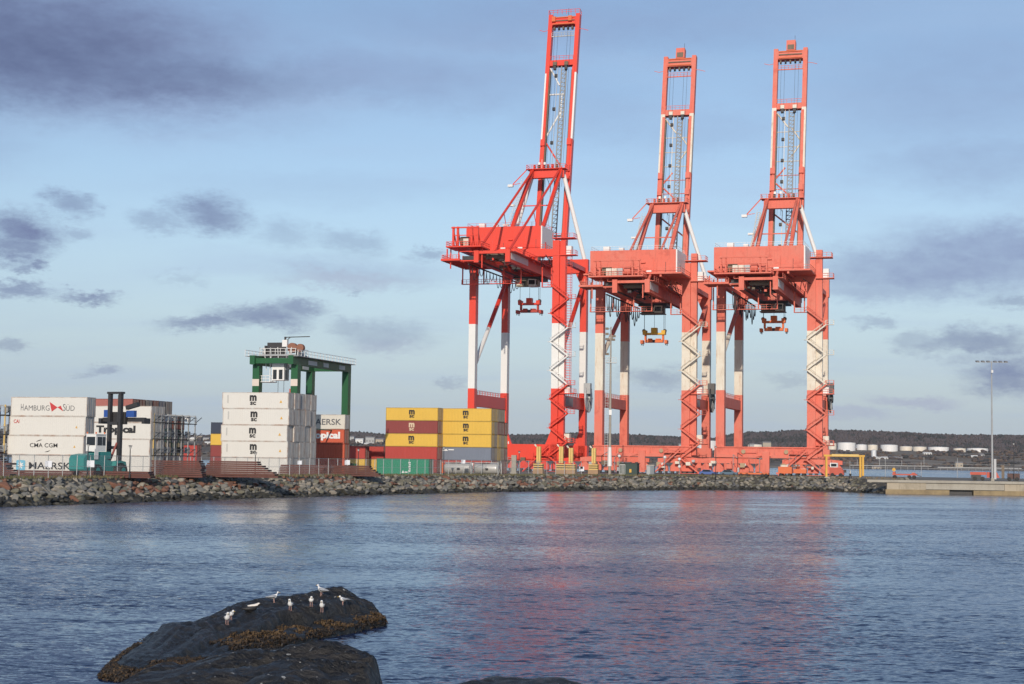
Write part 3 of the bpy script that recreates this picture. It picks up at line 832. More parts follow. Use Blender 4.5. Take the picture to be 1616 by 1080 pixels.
    for i in range(4):
        x = hx0 + 2.5 + i * 5.5
        MB().box(x - .25, x + .25, hy0 - 1.2, hy1, h0 - 1.1, h0 - .43).build('deck_beam', P_, hb)
    MB().rail([(hx0 + .3, hy0 + .3, h1), (hx1 - .4, hy0 + .3, h1), (hx1 - .4, hy1 - .4, h1), (hx0 + .3, hy1 - .4, h1), (hx0 + .3, hy0 + .3, h1)], step=2.6, r=.03).build('roof_rail', WHITE if not A else P_, hb)
    for x, s in ((3, 1.1), (7.2, .8)):
        MB().box(hx0 + x, hx0 + x + 1.5 * s, hy0 + 2, hy0 + 3.6, h1, h1 + s * 1.2).build('roof_vent', WHITE, hb)
    MB().box(hx1 - 9.5, hx1 - 8.3, hy0 - .5, hy0 - .02, h0 + 2.6, h0 + 2.85).build('window_hood', P_, hb)
    for i, x in enumerate((5, 10.5, 15.4)):
        MB().box(hx0 + x, hx0 + x + 1.3, hy0 - 1.75, hy0 - 1.25, h0 + .1, h0 + .5).build('floodlight', WHITE, hb)
    MB().box(hx1 + .01, hx1 + .06, hy0 + 3, hy0 + 4.2, h0 + .2, h0 + 2.4).build('door', P_ if A else STEEL, hb)
    # corrugation of the house front: shallow vertical ribs
    ribs = MB()
    x = hx0 + .6
    while x < hx1 - .6:
        ribs.box(x - .05, x + .05, hy0 - .035, hy0 - .003, h0 + .1, h1 - .1); x += 1.15
    ro = ribs.build('wall_ribs', P_, hb); ro['kind'] = 'stuff'
    # --- rear mechanism deck at the landside end of the girders
    rx0, rx1, ry0, ry1, rz = (0.2, 9.8, vr - 2, vr + 6, gz1 + 1.0) if A else (1.2, 15.6, vr - 1.5, vr + 4, gz1 + .9)
    dk = MB().box(rx0, rx1, ry0, ry1, rz - .35, rz).build('rear_deck', P_, root)
    MB().rail([(rx0 + .1, ry1, rz), (rx0 + .1, ry0 + .1, rz), (rx1 - .1, ry0 + .1, rz), (rx1 - .1, ry1, rz)], step=1.3, r=.06).build('handrail', P_, dk)
    fx = (rx0 + 1.6, rx0 + 2.8, rx1 - 3.0, rx1 - 1.4)
    H = 5.2 if A else 4.3
    for x in fx:
        MB().bar((x, ry0 + 1.4, rz + .01), (x, ry0 + 1.4, rz + H), .55 if A else .4).bar((x, ry0 + 4.2, rz + .01), (x, ry0 + 1.4, rz + H * .9), .25).build('deck_frame', P_, dk)
    MB().bar((fx[0] - .5, ry0 + 1.1, rz + H - .3), (fx[3] + .5, ry0 + 1.1, rz + H - .3), .35).bar((fx[0], ry0 + 1.1, rz + H * .55), (fx[3], ry0 + 1.1, rz + H * .55), .2).build('deck_frame', P_, dk)
    MB().wheel((rx0 + 4.3, ry0 + 3, rz + 1.5), 1.2, 2.2, 18, 'x').build('rope_drum', BROWN, dk)
    MB().wheel((rx1 - 4.6, ry0 + 3, rz + 1.5), 1.0, 1.6, 18, 'x').build('rope_drum', P_, dk)
    for i, c in enumerate((CREAM, CREAM, STEEL)[: 1 if A else 3]):
        x = rx0 + 4.6 + i * 1.5
        MB().box(x, x + 1.35, ry0 + .5, ry0 + 1.3, rz + .1, rz + 1.9).build('electric_cabinet', c, dk)
    q0, q1, qy, qz = (-1.6, 3.4, ry0 + 21, rz - 3.2) if A else (-1.6, 4.6, ry0 + 10, rz - 2.2)
    lo_ = MB().box(q0, q1, ry0 + 2.0, qy, qz - .25, qz).rail([(q0 + .1, qy, qz), (q0 + .1, ry0 + 2.1, qz), (q1, ry0 + 2.1, qz)], step=.9, r=.055).build('lower_deck', P_, dk)
    MB().bar((q0 - .1, ry0 + 1.9, qz - .15), (q0 - .1, qy, qz - .15), .16, .55).bar((q0, ry0 + 1.85, qz - .15), (q1 + .1, ry0 + 1.85, qz - .15), .16, .55).build('deck_edge', P_, lo_)
    v = ry0 + 2.6
    while v < qy:
        MB().bar((q0 + .2, v, qz - .45), (uL - .66, v, qz - .45), .3).build('deck_joist', P_, lo_); v += 2.6
    MB().box(q1 + .4, uL - 1.0, ry0 + 3.5, qy - 2, qz - .1, qz + .9).build('rope_machinery', DARK, lo_)
    MB().bar((q0 + 1.2, ry0 + 3, rz - .36), (q0 + 1.2, ry0 + 3, qz + .01), .3).bar((q1 - .6, ry0 + 3, rz - .36), (q1 - .6, ry0 + 3, qz + .01), .3).build('deck_post', P_, lo_)
    for x in (rx0 + .4, rx1 - .6):
        MB().bar((x, ry0 + 3, rz - .36), (x, ry0 + 3, rz - 5.6), .28).build('hanger', P_, dk)
    # hanging service walkway below the girders
    lz = gz0 - 3.9
    wk = MB().box(-1.0, uR - .6, -8.2, -7.0, lz - .15, lz).rail([(-.9, -8.1, lz), (uR - .7, -8.1, lz)], step=1.4).build('hanging_walkway', P_, root)
    for x in (-.8, 5.2, 10.8, uR - .8):
        MB().bar((x, -7.6, lz), (x, -7.6, gz0 - .01 if x > 5 else rz - .4), .3).build('hanger', P_, wk)
    wk2 = MB().box(uR + 2.2, U1 - 1.2, 2.0, 3.2, lz - .15, lz).rail([(uR + 2.3, 2.1, lz), (U1 - 1.3, 2.1, lz)], step=1.4).build('hanging_walkway', P_, root)
    for x in (uR + 2.3, U1 - 2.2):
        MB().bar((x, 2.6, lz), (x, 2.6, gz0 + 1.5), .3).build('hanger', P_, wk2)
    # festoon cable loops under the left girder
    fe = MB()
    MB().bar((uL - 2.4, vr + 1, gz0 - .3), (uL - 2.4, 24, gz0 - .3), .3).build('festoon_track', DARK, root)
    n = 15
    for i in range(n):
        v0 = vr + 1.5 + i * (23 - vr) / n; v1 = v0 + (23 - vr) / n
        dp = (2.6 + .9 * math.sin(i * 1.7)) * (1 if A else 1.5)
        pts = [(uL - 2.4, v0 + (v1 - v0) * t, gz0 - .45 - dp * (1 - (2 * t - 1) ** 2) ** .6) for t in (0, .08, .2, .35, .5, .65, .8, .92, 1)]
        MB().poly(pts, .09 if A else .12).build('festoon_loop', CABLE, root)
    # --- trolley with its cab
    tv = 14.0
    tr = MB().box(uL + .3, uR - .3, tv - 4, tv + 4, gz0 - .9, gz0 - .15).build('trolley', DARK, root)
    for dx, dy, r_ in ((2.2, -2.4, .85), (5.6, -2.4, .85), (2.2, 2.2, .85), (5.6, 2.2, .85)):
        MB().wheel((uL + dx, tv + dy, gz0 - 1.5), r_, 1.2, 16, 'x').build('rope_sheave', BROWN, tr)
    MB().box(uL + 1.0, uR - 1.2, tv - 3.4, tv - 1.2, gz0 - 2.8, gz0 - .92).build('machine_block', BROWN if not A else paint('tan_machinery', (.36, .31, .22), .6, .5, None, 1.0), tr)
    for i in range(4):
        MB().box(uL + 1.3 + i * 1.5, uL + 2.2 + i * 1.5, tv - 3.7, tv - 3.41, gz0 - 2.5, gz0 - 1.3).build('louvre', DARK if i % 2 else CREAM, tr)
    cab = MB()
    cx = uR - 3.6
    cab.add([(cx, tv - 4.4, gz0 - 3.0), (cx + 2.1, tv - 4.4, gz0 - 3.0), (cx + 2.1, tv - 1.9, gz0 - 3.0), (cx, tv - 1.9, gz0 - 3.0), (cx, tv - 5.0, gz0 - .95), (cx + 2.1, tv - 5.0, gz0 - .95), (cx + 2.1, tv - 1.9, gz0 - .95), (cx, tv - 1.9, gz0 - .95)],
            [(0, 3, 2, 1), (4, 5, 6, 7), (0, 1, 5, 4), (1, 2, 6, 5), (2, 3, 7, 6), (3, 0, 4, 7)])
    co = cab.build('operator_cab', WHITE if A else CREAM, tr)
    MB().box(cx + .2, cx + 1.9, tv - 4.95, tv - 4.72, gz0 - 2.4, gz0 - 1.2).build('window', GLASS, co)
    MB().box(cx + 2.11, cx + 2.15, tv - 4.2, tv - 2.2, gz0 - 2.4, gz0 - 1.2).build('window', GLASS, co)
    if not A:
        MB().box(uL + .8, uR - 1.0, tv - 4.8, tv - 1.0, gz0 - 3.15, gz0 - 2.9).build('trolley_deck', BROWN, tr)
    # --- spreader and its head block on four falls of rope
    sp = spreader_z - G
    x0, x1 = 8.2, 15.6
    xm = (x0 + x1) / 2
    hb_ = MB().box(x0 + .6, x1 - .6, tv - 1.0, tv + 1.0, sp + 2.5, sp + 3.0).box(x0 + .55, x0 + 1.6, tv - .9, tv + .9, sp + 3.01, sp + 3.7).box(x1 - 1.6, x1 - .55, tv - .9, tv + .9, sp + 3.01, sp + 3.7).build('head_block', head_paint, root)
    MB().box(xm - .8, xm + .8, tv - .8, tv + .8, sp + 3.01, sp + 4.4).build('cable_basket', head_paint, hb_)
    for x in (x0 + .8, x1 - .8):
        MB().wheel((x, tv, sp + 3.6), .5, .5, 14).build('rope_sheave', DARK, hb_)
    se = MB().box(x0 + 1.2, x1 - 1.2, tv - .7, tv + .7, sp + .35, sp + 1.1).build('spreader', spread_paint, root)
    for x in (x0 + .35, x1 - .35):
        s = 1 if x < xm else -1
        MB().box(x - .35, x + .35, tv - 1.2, tv + 1.2, sp + .05, sp + 1.0).build('spreader_end', spread_paint, se)
        MB().bar((x + s * .9, tv, sp + 1.02), (x + s * .9, tv, sp + 2.49), .5, .8).build('twin_link', spread_paint, se)
        for dy in (-1.05, 1.05):
            MB().bar((x, tv + dy, sp + .04), (x, tv + dy, sp - .45), .2).build('twist_lock', DARK, se)
    MB().box(xm - 1.7, xm - .6, tv - .85, tv + .5, sp + 1.11, sp + 1.45).box(xm + .5, xm + 1.8, tv - .85, tv + .5, sp + 1.11, sp + 1.4).build('valve_box', spread_paint, se)
    MB().tube((xm, tv - .72, sp + .7), (xm, tv - .8, sp + .7), .38, 12).build('hose_reel', DARK, se)
    for x in (x0 + .8, x1 - .8, x0 + 1.0, x1 - 1.0):
        MB().bar((x, tv + (.35 if x in (x0 + .8, x1 - .8) else -.35), sp + 3.9), (x, tv + (.35 if x in (x0 + .8, x1 - .8) else -.35), gz0 - 1), .085).build('hoist_rope', CABLE, root)
    MB().bar((xm, tv, sp + 4.3), (xm, tv, gz0 - 1), .08).build('hoist_rope', CABLE, root)
    # --- A-frame
    ax0, ax1 = uL - 1.0, uR + .9
    ap = MB().box(ax0, ax1, V1 - .9, V1 + .9, az0, az1).build('apex_beam', P_, root)
    MB().box(ax0 - .8, ax1 + .6, V1 - 2.0, V1 + 1.9, az1 + .01, az1 + .2).rail([(ax0 - .7, V1 + 1.8, az1 + .2), (ax0 - .7, V1 - 1.9, az1 + .2), (ax1 + .5, V1 - 1.9, az1 + .2), (ax1 + .5, V1 + 1.8, az1 + .2)], step=1.6, r=.05).build('apex_deck', P_, ap)
    for i in range(6):
        x = ax0 + 1.6 + i * 1.35
        MB().wheel((x, V1 - 1.2, az1 + .75), .62, .5, 14, 'x').build('rope_sheave', BROWN if i % 2 else P_, ap)
    for x in (ax0 + 3, ax0 + 4.6):
        MB().box(x, x + .6, V1 - 2.3, V1 - 1.9, az1 + 1.2, az1 + 1.9).build('floodlight', WHITE, ap)
    MB().bar((ax0 + 4.0, V1 - 1.9, az1 + .2), (ax0 + 4.0, V1 - 1.9, az1 + 2.8), .1).build('antenna', WHITE, ap)
    lt = gz1 + .02
    for u, s in ((uL, -1), (uR, 1)):
        MB().bar((u + s * .1, V1 - 1.0, az1 - .3), (u + s * .3, -.2, lt), .95, 1.0).build('rear_strut', P_, root)
        MB().tube((u - s * .2, V1 - 1.3, az1 - .1), (u, vr + 1.6, lt), .34, 8).build('backstay', P_, root)
        e = 0 if s < 0 else U1
        MB().tube((u + s * .5, V1 + .4, az0 + .8), (e, V1, fz1 + .03), .62 if A else .55, 10).build('front_strut', W_ if A else WHITE, root)
        m1 = Vector((u, V1 - 1.3, az1 - .1)).lerp(Vector((u, vr + 1.6, lt)), .55)
        MB().bar((u + s * .25, 11 if A else 9, lt), (m1.x, m1.y, m1.z - .3), .16).build('stay_post', P_, root)
    for t in (.35, .62):
        p = Vector((uL, V1, az0)).lerp(Vector((uL, 0, lt)), t)
        MB().bar((uL, p.y, p.z), (uR, p.y, p.z), .3).build('strut_tie', P_, root)
    # lamp outrigger on the left of the apex and caged ladder down the left strut
    MB().bar((ax0 - .7, V1 - 1, az1 + .2), (ax0 - 4.4, V1 - 3, az1 - 4.4), .28).bar((ax0 - 4.6, V1 - 3, az1 - 4.6), (ax0 - 2.2, V1 - 3, az1 - 4.2), .14).build('lamp_arm', P_, root)
    MB().box(ax0 - 5.8, ax0 - 4.3, V1 - 3.6, V1 - 2.6, az1 - 5.2, az1 - 4.5).build('floodlight', WHITE, root)
    sp0, sp1 = Vector((uL - 1.4, V1 - 4, az0 - 1.5)), Vector((uL - 1.3, 2, lt + .2))
    lad = MB()
    for dx in (0, -.9):
        lad.bar(sp0 + Vector((dx, 0, 0)), sp1 + Vector((dx, 0, 0)), .12).bar(sp0 + Vector((dx, 0, 1)), sp1 + Vector((dx, 0, 1)), .07)
    for i in range(30):
        p = sp0.lerp(sp1, i / 29); lad.cbox(p.x - .45, p.y, p.z, .9, .35, .06)
    lad.build('strut_stair', W_, root)
    for t in (.3, .55):
        p = sp0.lerp(sp1, t)
        MB().box(p.x - 2.4, p.x - .95, p.y - .6, p.y + .6, p.z - .5, p.z).build('floodlight', WHITE, root)
    # --- raised boom
    dv = 48 - hv
    def B(u, t, w=0.0):
        """point on the boom axis: t 0..1 from hinge to tip, w metres towards the land"""
        L = Vector((0, dv, tipz - hz)); nrm = Vector((0, -L.z, L.y)).normalized()
        return Vector((u, hv, hz)) + L * t + nrm * w
    bn = (B(0, 0, 1) - B(0, 0)).normalized()
    bw0, bw1 = (g(100.8), g(121.5)) if A else (g(89.6), g(107.6))
    def tz(z): return (z - hz) / (tipz - hz)
    zm = g(125.6) if A else g(108.8)
    for u, s in ((uL, -1), (uR, 1)):
        ch = MB().bar(B(u, 0), B(u, 1.012), 1.25, 2.0, ref=bn, stops=[tz(bw0), tz(bw1)], mis=[0, 1, 0]).build('boom_chord', [P_, W_], root)
        MB().bar(B(u - s * .32, .02, 1.16), B(u - s * .32, tz(zm) - .02, 1.16), .78, .3, ref=bn).build('boom_rail', P_, ch)
        MB().bar(B(u - s * .84, .03, .2), B(u - s * .84, tz(zm) - .03, .2), .36, 1.3, ref=bn).build('boom_shade_plate', BROWN, ch)  # brown plate added to stand for the chord's shaded inner side
        for t in (tz(bw0) - .008, tz(g(92 if A else 84))):
            MB().bar(B(u - s * .2, t - .012, 1.4), B(u - s * .2, t + .012, 1.4), 1.3, .9, ref=bn).build('hinge_block', P_, ch)
        MB().poly([B(u, .955, .4), B(u + s * 2.0, .95, .4), B(u + s * 3.4, .948 + (.008 if s < 0 else -.004), .4)], .09).build('aerial', P_, ch)
    def cross(t, d, h, name, m=None):
        return MB().bar(B(uL + .64, t), B(uR - .64, t), d, h, ref=bn).build(name, m or P_, root)
    mb_ = cross(tz(zm), 1.8, 1.6, 'boom_cross_beam')
    MB().rail([B(uL + .7, tz(zm) + .012, .9), B(uR - .7, tz(zm) + .012, .9)], step=1.3, r=.05).build('handrail', P_, mb_)
    for u in (uL + 2.4, uR - 2.6):
        MB().bar(B(u, tz(zm) - .014, 1.2), B(u, tz(zm) + .0, 1.2), 1.1, .8, ref=bn).build('sheave_box', BROWN if A else CREAM, mb_)
        MB().bar(B(u, tz(zm) - .03, 1.2), B(u, tz(zm) - .016, 1.2), .8, .8, ref=bn).build('lamp', DARK, mb_)
    tb = cross(.985, 2.6, 2.0, 'boom_tip_beam')
    for i in range(3):
        MB().bar(B(uL + .9, .972 + i * .013, 1.05), B(uR - .9, .972 + i * .013, 1.05), .3, .5, ref=bn).build('tip_bar', ORANGE if i != 1 else BROWN, tb)
    for i in range(5):
        x = uL + 1.5 + i * 1.4
        MB().wheel(B(x, .955, 1.0), .6, .45, 14, 'x').build('rope_sheave', DARK if i % 2 else BROWN, tb)
    MB().rail([B(uL + .7, .925, 1.0), B(uR - .7, .925, 1.0)], step=1.0, r=.05).bar(B(uL + .65, .925, .8), B(uR - .65, .925, .8), .3).build('tip_walkway', P_ if not A else STEEL, tb)
    if A:
        MB().rail([B(uL - .6, 1.012, -1), B(uL - .6, 1.012, 1.0), B(uR + .6, 1.012, 1.0), B(uR + .6, 1.012, -1)], step=1.4, r=.06, h=1.3).build('tip_rail', P_, tb)
        for x in (uL + 1.2, uR - 2.2):
            MB().bar(B(x, .98, 1.4), B(x, 1.0, 1.4), 1.1, .9, ref=bn).build('tip_winch', ORANGE, tb)
    else:
        MB().bar(B(12.2, 1.003), B(12.2, 1.045), 2.6, 2.2, ref=bn).build('tip_winch', P_, tb)
        MB().bar(B(12.2, 1.006, 1.12), B(12.2, 1.026, 1.12), 1.9, .1, ref=bn).build('winch_recess', BROWN, tb)
    MB().bar(B(13.2, 1.045 if not A else 1.012), B(13.2, 1.07 if not A else 1.04), .09).build('aerial', DARK, tb)
    t1 = tz(zm) - .03
    Tm, Ta = tz(zm), tz(az1)
    fr = lambda k: Tm - (Tm - Ta) * k                    # k = 0 at the middle beam, 1 at the apex
    if A:
        for a, b, m in (((uL + .7, .04), (11.8, .20), W_), ((uL + .7, .28), (uR - 3, .28), W_), ((12.6, .44), (uL + .7, .66), W_), ((uL + .7, .71), (uR - 1.0, 1.0), P_), ((uL + .7, .66), (uL + .75, .74), W_)):
            MB().tube(B(a[0], fr(a[1])), B(b[0], fr(b[1])), .26, 8).build('boom_brace', m, root)
        MB().tube(B(12.7, fr(.28)), B(12.7, fr(.5)), .22, 8).build('boom_brace', W_, root)
    else:
        for a, b, m in (((uL + .7, .06), (11.9, .21), W_), ((12.9, .22), (uR - .7, .36), W_), ((uR - .7, .38), (13.0, .52), W_), ((uL + .7, .75), (11.4, .63), P_), ((uL + .7, .78), (12.6, .91), P_), ((uL + .7, 1.1), (uR - .7, 1.3), P_)):
            MB().tube(B(a[0], fr(a[1])), B(b[0], fr(b[1])), .22, 8).build('boom_brace', m, root)
        for i, k in enumerate((.26, .415, .565, .71, .85)):
            MB().tube(B(uL + .64, fr(k)), B(uR - .64, fr(k)), .13, 6).build('boom_tie', W_ if i < 3 else P_, root)
    lx = 12.9
    ld = MB()
    for dx in (-.75, .75):
        ld.bar(B(lx + dx, .05, .2), B(lx + dx, t1 + .03, .2), .30)
    for i in range(46):
        t = .06 + (t1 - .04) * i / 46
        ld.bar(B(lx - .7, t, .2), B(lx + .7, t, .2), .2)
        if i < 45: ld.bar(B(lx - .7, t, .2), B(lx + .7, t + (t1 - .04) / 46, .2), .14)
    ld.build('boom_ladder', paint('ladder_grey', (.30, .30, .29), .6, .3), root)
    MB().bar(B(lx - 1.9, .1, .2), B(lx - 1.9, t1 + .03, .2), .16).build('boom_conduit', W_ if not A else STEEL, root)
    for i in range(3 if A else 9):
        t = t1 - .02 - i * (.13 if A else .085)
        MB().bar(B(10.6, t - .005, .5), B(10.6, t + .006, .5), .8, .7, ref=bn).bar(B(10.6, t, .3), B(lx - 1.9, t, .3), .1).build('lamp', DARK, root)
    for x in (9.6, 10.6, 13.6, 14.6):
        MB().bar(B(x, tz(az1) - .05, .9), B(x, .955, 1.2), .06).build('boom_rope', CABLE, root)
    for x in (10.9, 13.2):
        MB().bar((x, V1 - 1.2, az1 + .6), B(x, .35, 1.0), .1).build('boom_rope', CABLE, root)
    MB().bar(B(uL + .64, .16), B(uR - .64, .16), .5).build('boom_tie', DARK, root)
    # --- power cable reel on the far stair-side leg
    rc = Vector((U1 + 1.75, V1 - .6, g(24)))
    reel = MB().tube(rc - Vector((.18, 0, 0)), rc + Vector((.18, 0, 0)), 4.1 if A else 3.9, 36).build('cable_reel', paint('silver_reel', (.55, .56, .57), .45, .2, metal=.3) if A else DARK, root)
    MB().tube(rc - Vector((.75, 0, 0)), rc + Vector((.75, 0, 0)), 1.1, 20).build('reel_hub', STEEL if A else DARK, reel)
    for i in range(8):
        a = i * PI / 4
        MB().bar(rc + Vector((.3, 0, 0)), rc + Vector((.3, 3.9 * math.cos(a), 3.9 * math.sin(a))), .16).build('reel_spoke', STEEL, reel)
    MB().box(U1 + 1.0, U1 + 2.9, V1 - 3.4, V1 - 1.6, rc.z + 1.2, rc.z + 4.2).build('electric_cabinet', STEEL if A else paint('grime_grey', (.13, .125, .12), .7, .4), root)
    # --- clutter: cabinets, pipes and gear at the bogies and under the house
    rq = random.Random(int(loc[0] * 10))
    for i in range(15):
        x, z, sx, sz_ = rq.uniform(-4, U1 + 4), rq.uniform(.1, 3.2), rq.uniform(.3, 1.5), rq.uniform(.3, 1.2)
        MB().box(x, x + sx, -2.5, -1.5 + rq.uniform(-.3, .1), z, z + sz_).build('equipment_box', rq.choice((P_, P_, DARK, BROWN, CREAM, STEEL)), root)
    for i in range(9):
        x = rq.uniform(0, U1)
        MB().poly([(x, -1.6, .3), (x, -1.6, sz0 + rq.uniform(-.6, 1.2)), (x + rq.uniform(1, 4), -1.6, sz0 + rq.uniform(-.6, 1.2))], .09, 5).build('pipe_run', rq.choice((DARK, P_, STEEL)), root)
    for i in range(14):
        x, v, z = rq.uniform(uL + .9, uR - 1.8), rq.uniform(vr + 2, 6), gz0 + rq.uniform(-.3, 1.6)
        MB().box(x, x + rq.uniform(.3, 1.2), v, v + rq.uniform(.4, 2), z, z + rq.uniform(.3, 1.0)).build('equipment_box', rq.choice((DARK, BROWN, DARK, P_, CREAM)), root)
    for i in range(10):
        x = uR + rq.uniform(1.0, 6.0); v = rq.uniform(-10, 6)
        MB().bar((x, v, gz1 + .4), (x + rq.uniform(-1.5, 1.5), v + rq.uniform(2, 6), gz1 - rq.uniform(.2, 2.6)), .16).build('pipe_run', rq.choice((DARK, BROWN, P_)), root)
    for i in range(7):
        x = hx0 + 1.5 + i * 3.1
        MB().tube((x, hy0 - .06, h0 + .1), (x, hy0 - .06, h0 + 1.2 + (i * 7 % 4) * .8), .06, 5).build('pipe_run', P_ if i % 3 else DARK, root)
    # --- ground access stair and small gear on the sill
    gs = MB()
    for y in (-1.9, -2.7):
        gs.bar((U1 - 8.2, y, .1), (U1 - 1.2, y, sz1 - .8), .12, .3).bar((U1 - 8.2, y, 1.1), (U1 - 1.2, y, sz1 + .2), .07)
    for i in range(18):
        t = (i + .5) / 18
        gs.cbox(U1 - 8.2 + 7 * t, -2.3, .1 + (sz1 - .9) * t, .3, .78, .05)
    gs.build('ground_stair', P_, root)
    MB().box(U1 - 5.4, U1 - .6, -2.7, -1.5, sz0 + .9, sz0 + 1.1).rail([(U1 - 5.3, -2.65, sz0 + 1.1), (U1 - .7, -2.65, sz0 + 1.1)], step=1.2).build('landing', P_, root)
    if not A:
        for x in (6.2, 17.2):
            MB().tube((x, -1.5, sz0 + 1.5), (x, -1.75, sz0 + 1.5), .55, 14).build('gauge_plate', paint('tan_plate', (.45, .33, .2), .7, .3), root)
        for x in (5.4, 16.0):
            MB().box(x, x + 1.2, -1.9, -1.2, sz0 - 2.6, sz0 - 1.5).build('lamp_box', paint('tan_plate', (.45, .33, .2), .7, .3), root)
            MB().box(x + 1.25, x + 1.75, -1.9, -1.5, sz0 - 2.2, sz0 - 1.6).build('floodlight', WHITE, root)
        MB().box(11.1, 12.9, -1.9, -1.2, .4, sz0 + 1.5).build('pin_housing', P_, root)
    else:
        for x in (2.2, 6.5, 10.6):
            MB().box(x, x + .25, -.9, -.6, sz1 + .01, sz1 + .7).build('marker_post', WHITE, root)
    return root

CL = [at(px, 745, Y) for px, Y in ((743.5, 450), (945, 441), (1137, 430))]
for p in CL: p.z = G
crane(CL[0], 'tallest gantry crane, bright red and white, nearest the yellow containers', True, 47.0, RED, paint('red_spreader', (.5, .06, .04), .6, .4))
crane(CL[1], 'faded coral gantry crane in the middle, with a yellow and orange spreader', False, 38.4, paint('ochre_yellow', (.78, .45, .04), .6, .25), paint('spreader_orange', (.82, .19, .05), .6, .25))
crane(CL[2], 'faded coral gantry crane beside the yellow steel arch, all-orange spreader', False, 41.2, paint('spreader_orange', (.82, .19, .05), .6, .25), paint('spreader_orange', (.82, .19, .05), .6, .25))

# ------------------------------------------------------------------ containers
CC = {'white': (0.70, 0.675, 0.62), 'cream': (0.68, 0.64, 0.56), 'yellow': (0.74, 0.47, 0.075), 'maroon': (0.27, 0.055, 0.048), 'red': (0.46, 0.06, 0.045), 'orange': (0.60, 0.115, 0.055), 'navy': (0.045, 0.055, 0.085),
      'slate': (0.19, 0.215, 0.27), 'green': (0.03, 0.26, 0.15), 'brown': (0.33, 0.115, 0.085), 'grey': (0.28, 0.27, 0.26), 'darkgreen': (0.05, 0.13, 0.11), 'tan': (0.40, 0.32, 0.20), 'dusty': (0.40, 0.14, 0.115)}
WORD = {'navy': 'dark navy', 'slate': 'blue-grey', 'darkgreen': 'dark green', 'dusty': 'faded red-brown', 'cream': 'off-white'}
REEFER = ('white', 'cream')
CM = {k: paint(k + '_container', c, 0.5, 0.12 if k in REEFER else 0.22, tuple(x * .78 for x in c), 0.5, 0.07 if k in REEFER else 0.1, (0.50, 0.36, 0.22) if k in REEFER else tuple(x * .45 for x in c), fine=0.03) for k, c in CC.items()}
FRM = {k: paint(k + '_frame', tuple(x * (.85 if k in REEFER else .7) for x in c), 0.6, 0.85, (0.34, 0.15, 0.07) if k in REEFER else tuple(x * .5 for x in c), 0.8, 0.35 if k in REEFER else .1) for k, c in CC.items()}
ENDM = {k: paint(k + '_door', tuple(x * .8 for x in c) if k not in REEFER else (.68, .66, .62), 0.6, 0.45, (0.40, 0.27, 0.18) if k in REEFER else tuple(x * .55 for x in c), 0.9, 0.4, (0.33, 0.14, 0.06)) for k, c in CC.items()}
BARM = paint('lock_bar_steel', (.33, .31, .29), .5, .4, (.25, .12, .07), 1.0, metal=.2)
CW, CH = 2.44, 2.9
_ch = {}
def container_meshes(kind, L, H):
    key = (kind, round(L, 2), round(H, 2))
    if key in _ch: return _ch[key]
    reef = kind in REEFER
    b = MB()
    n = max(8, int(L / .36)); d = .045 if not reef else .012
    front = []
    for i in range(n):
        x0 = .16 + (L - .32) * i / n; w = (L - .32) / n
        if reef: front += [(x0, .03), (x0 + w * .90, .03), (x0 + w * .92, .03 + d), (x0 + w * .98, .03 + d)]
        else: front += [(x0, .03), (x0 + w * .30, .03), (x0 + w * .46, .03 + d), (x0 + w * .84, .03 + d)]
    front.append((L - .16, .03))
    back = [(L - .16, CW - .03), (.16, CW - .03)]
    loop = front + [(L - .06, .06), (L - .06, CW - .06)] + back + [(.06, CW - .06), (.06, .06)]
    b.loft([[(x, y, .14) for x, y in loop], [(x, y, H - .1) for x, y in loop]])
    body = b.mesh('body', CM[kind])
    f = MB()
    for x in (0, L - .15):
        for y in (0, CW - .15):
            f.box(x, x + .15, y, y + .15, 0, H)
    for z0, z1 in ((.01, .15), (H - .11, H - .01)):
        for y in (.004, CW - .104):
            f.box(.15, L - .15, y, y + .1, z0, z1)
        for x in (.004, L - .104):
            f.box(x, x + .1, .15, CW - .15, z0, z1)
    for x in (-.006, L - .172):
        for y in (-.006, CW - .162):
            for z in (-.0, H - .118):
                f.box(x, x + .178, y, y + .168, z, z + .118)
    frame = f.mesh('frame', FRM[kind])
    dm = MB().box(L - .059, L - .03, .17, CW / 2 - .01, .17, H - .13)
    if not reef:
        for k in range(4): dm.box(L - .029, L - .012, .25, CW / 2 - .1, .4 + k * .62, .66 + k * .62)
    door = dm.mesh('door', ENDM[kind])
    bm_ = MB()
    for y in (.45, .92):
        bm_.tube((L + .01, y, .16), (L + .01, y, H - .12), .035, 6)
    bars = bm_.mesh('lock_bar', BARM)
    _ch[key] = (body, frame, door, bars)
    return _ch[key]
def container(loc, kind, label, L=13.0, H=CH, group=None, rz=-TH, cat='container'):
    root = thing('shipping_container', label, cat, loc, rz, group)
    body, frame, door, bars = container_meshes(kind, L, H)
    link('body', body, root); link('frame', frame, root)
    for i in range(2):
        d = link('door', door, root, (0, i * (CW / 2 - .005), 0))
        link('lock_bar', bars, d)
    return root
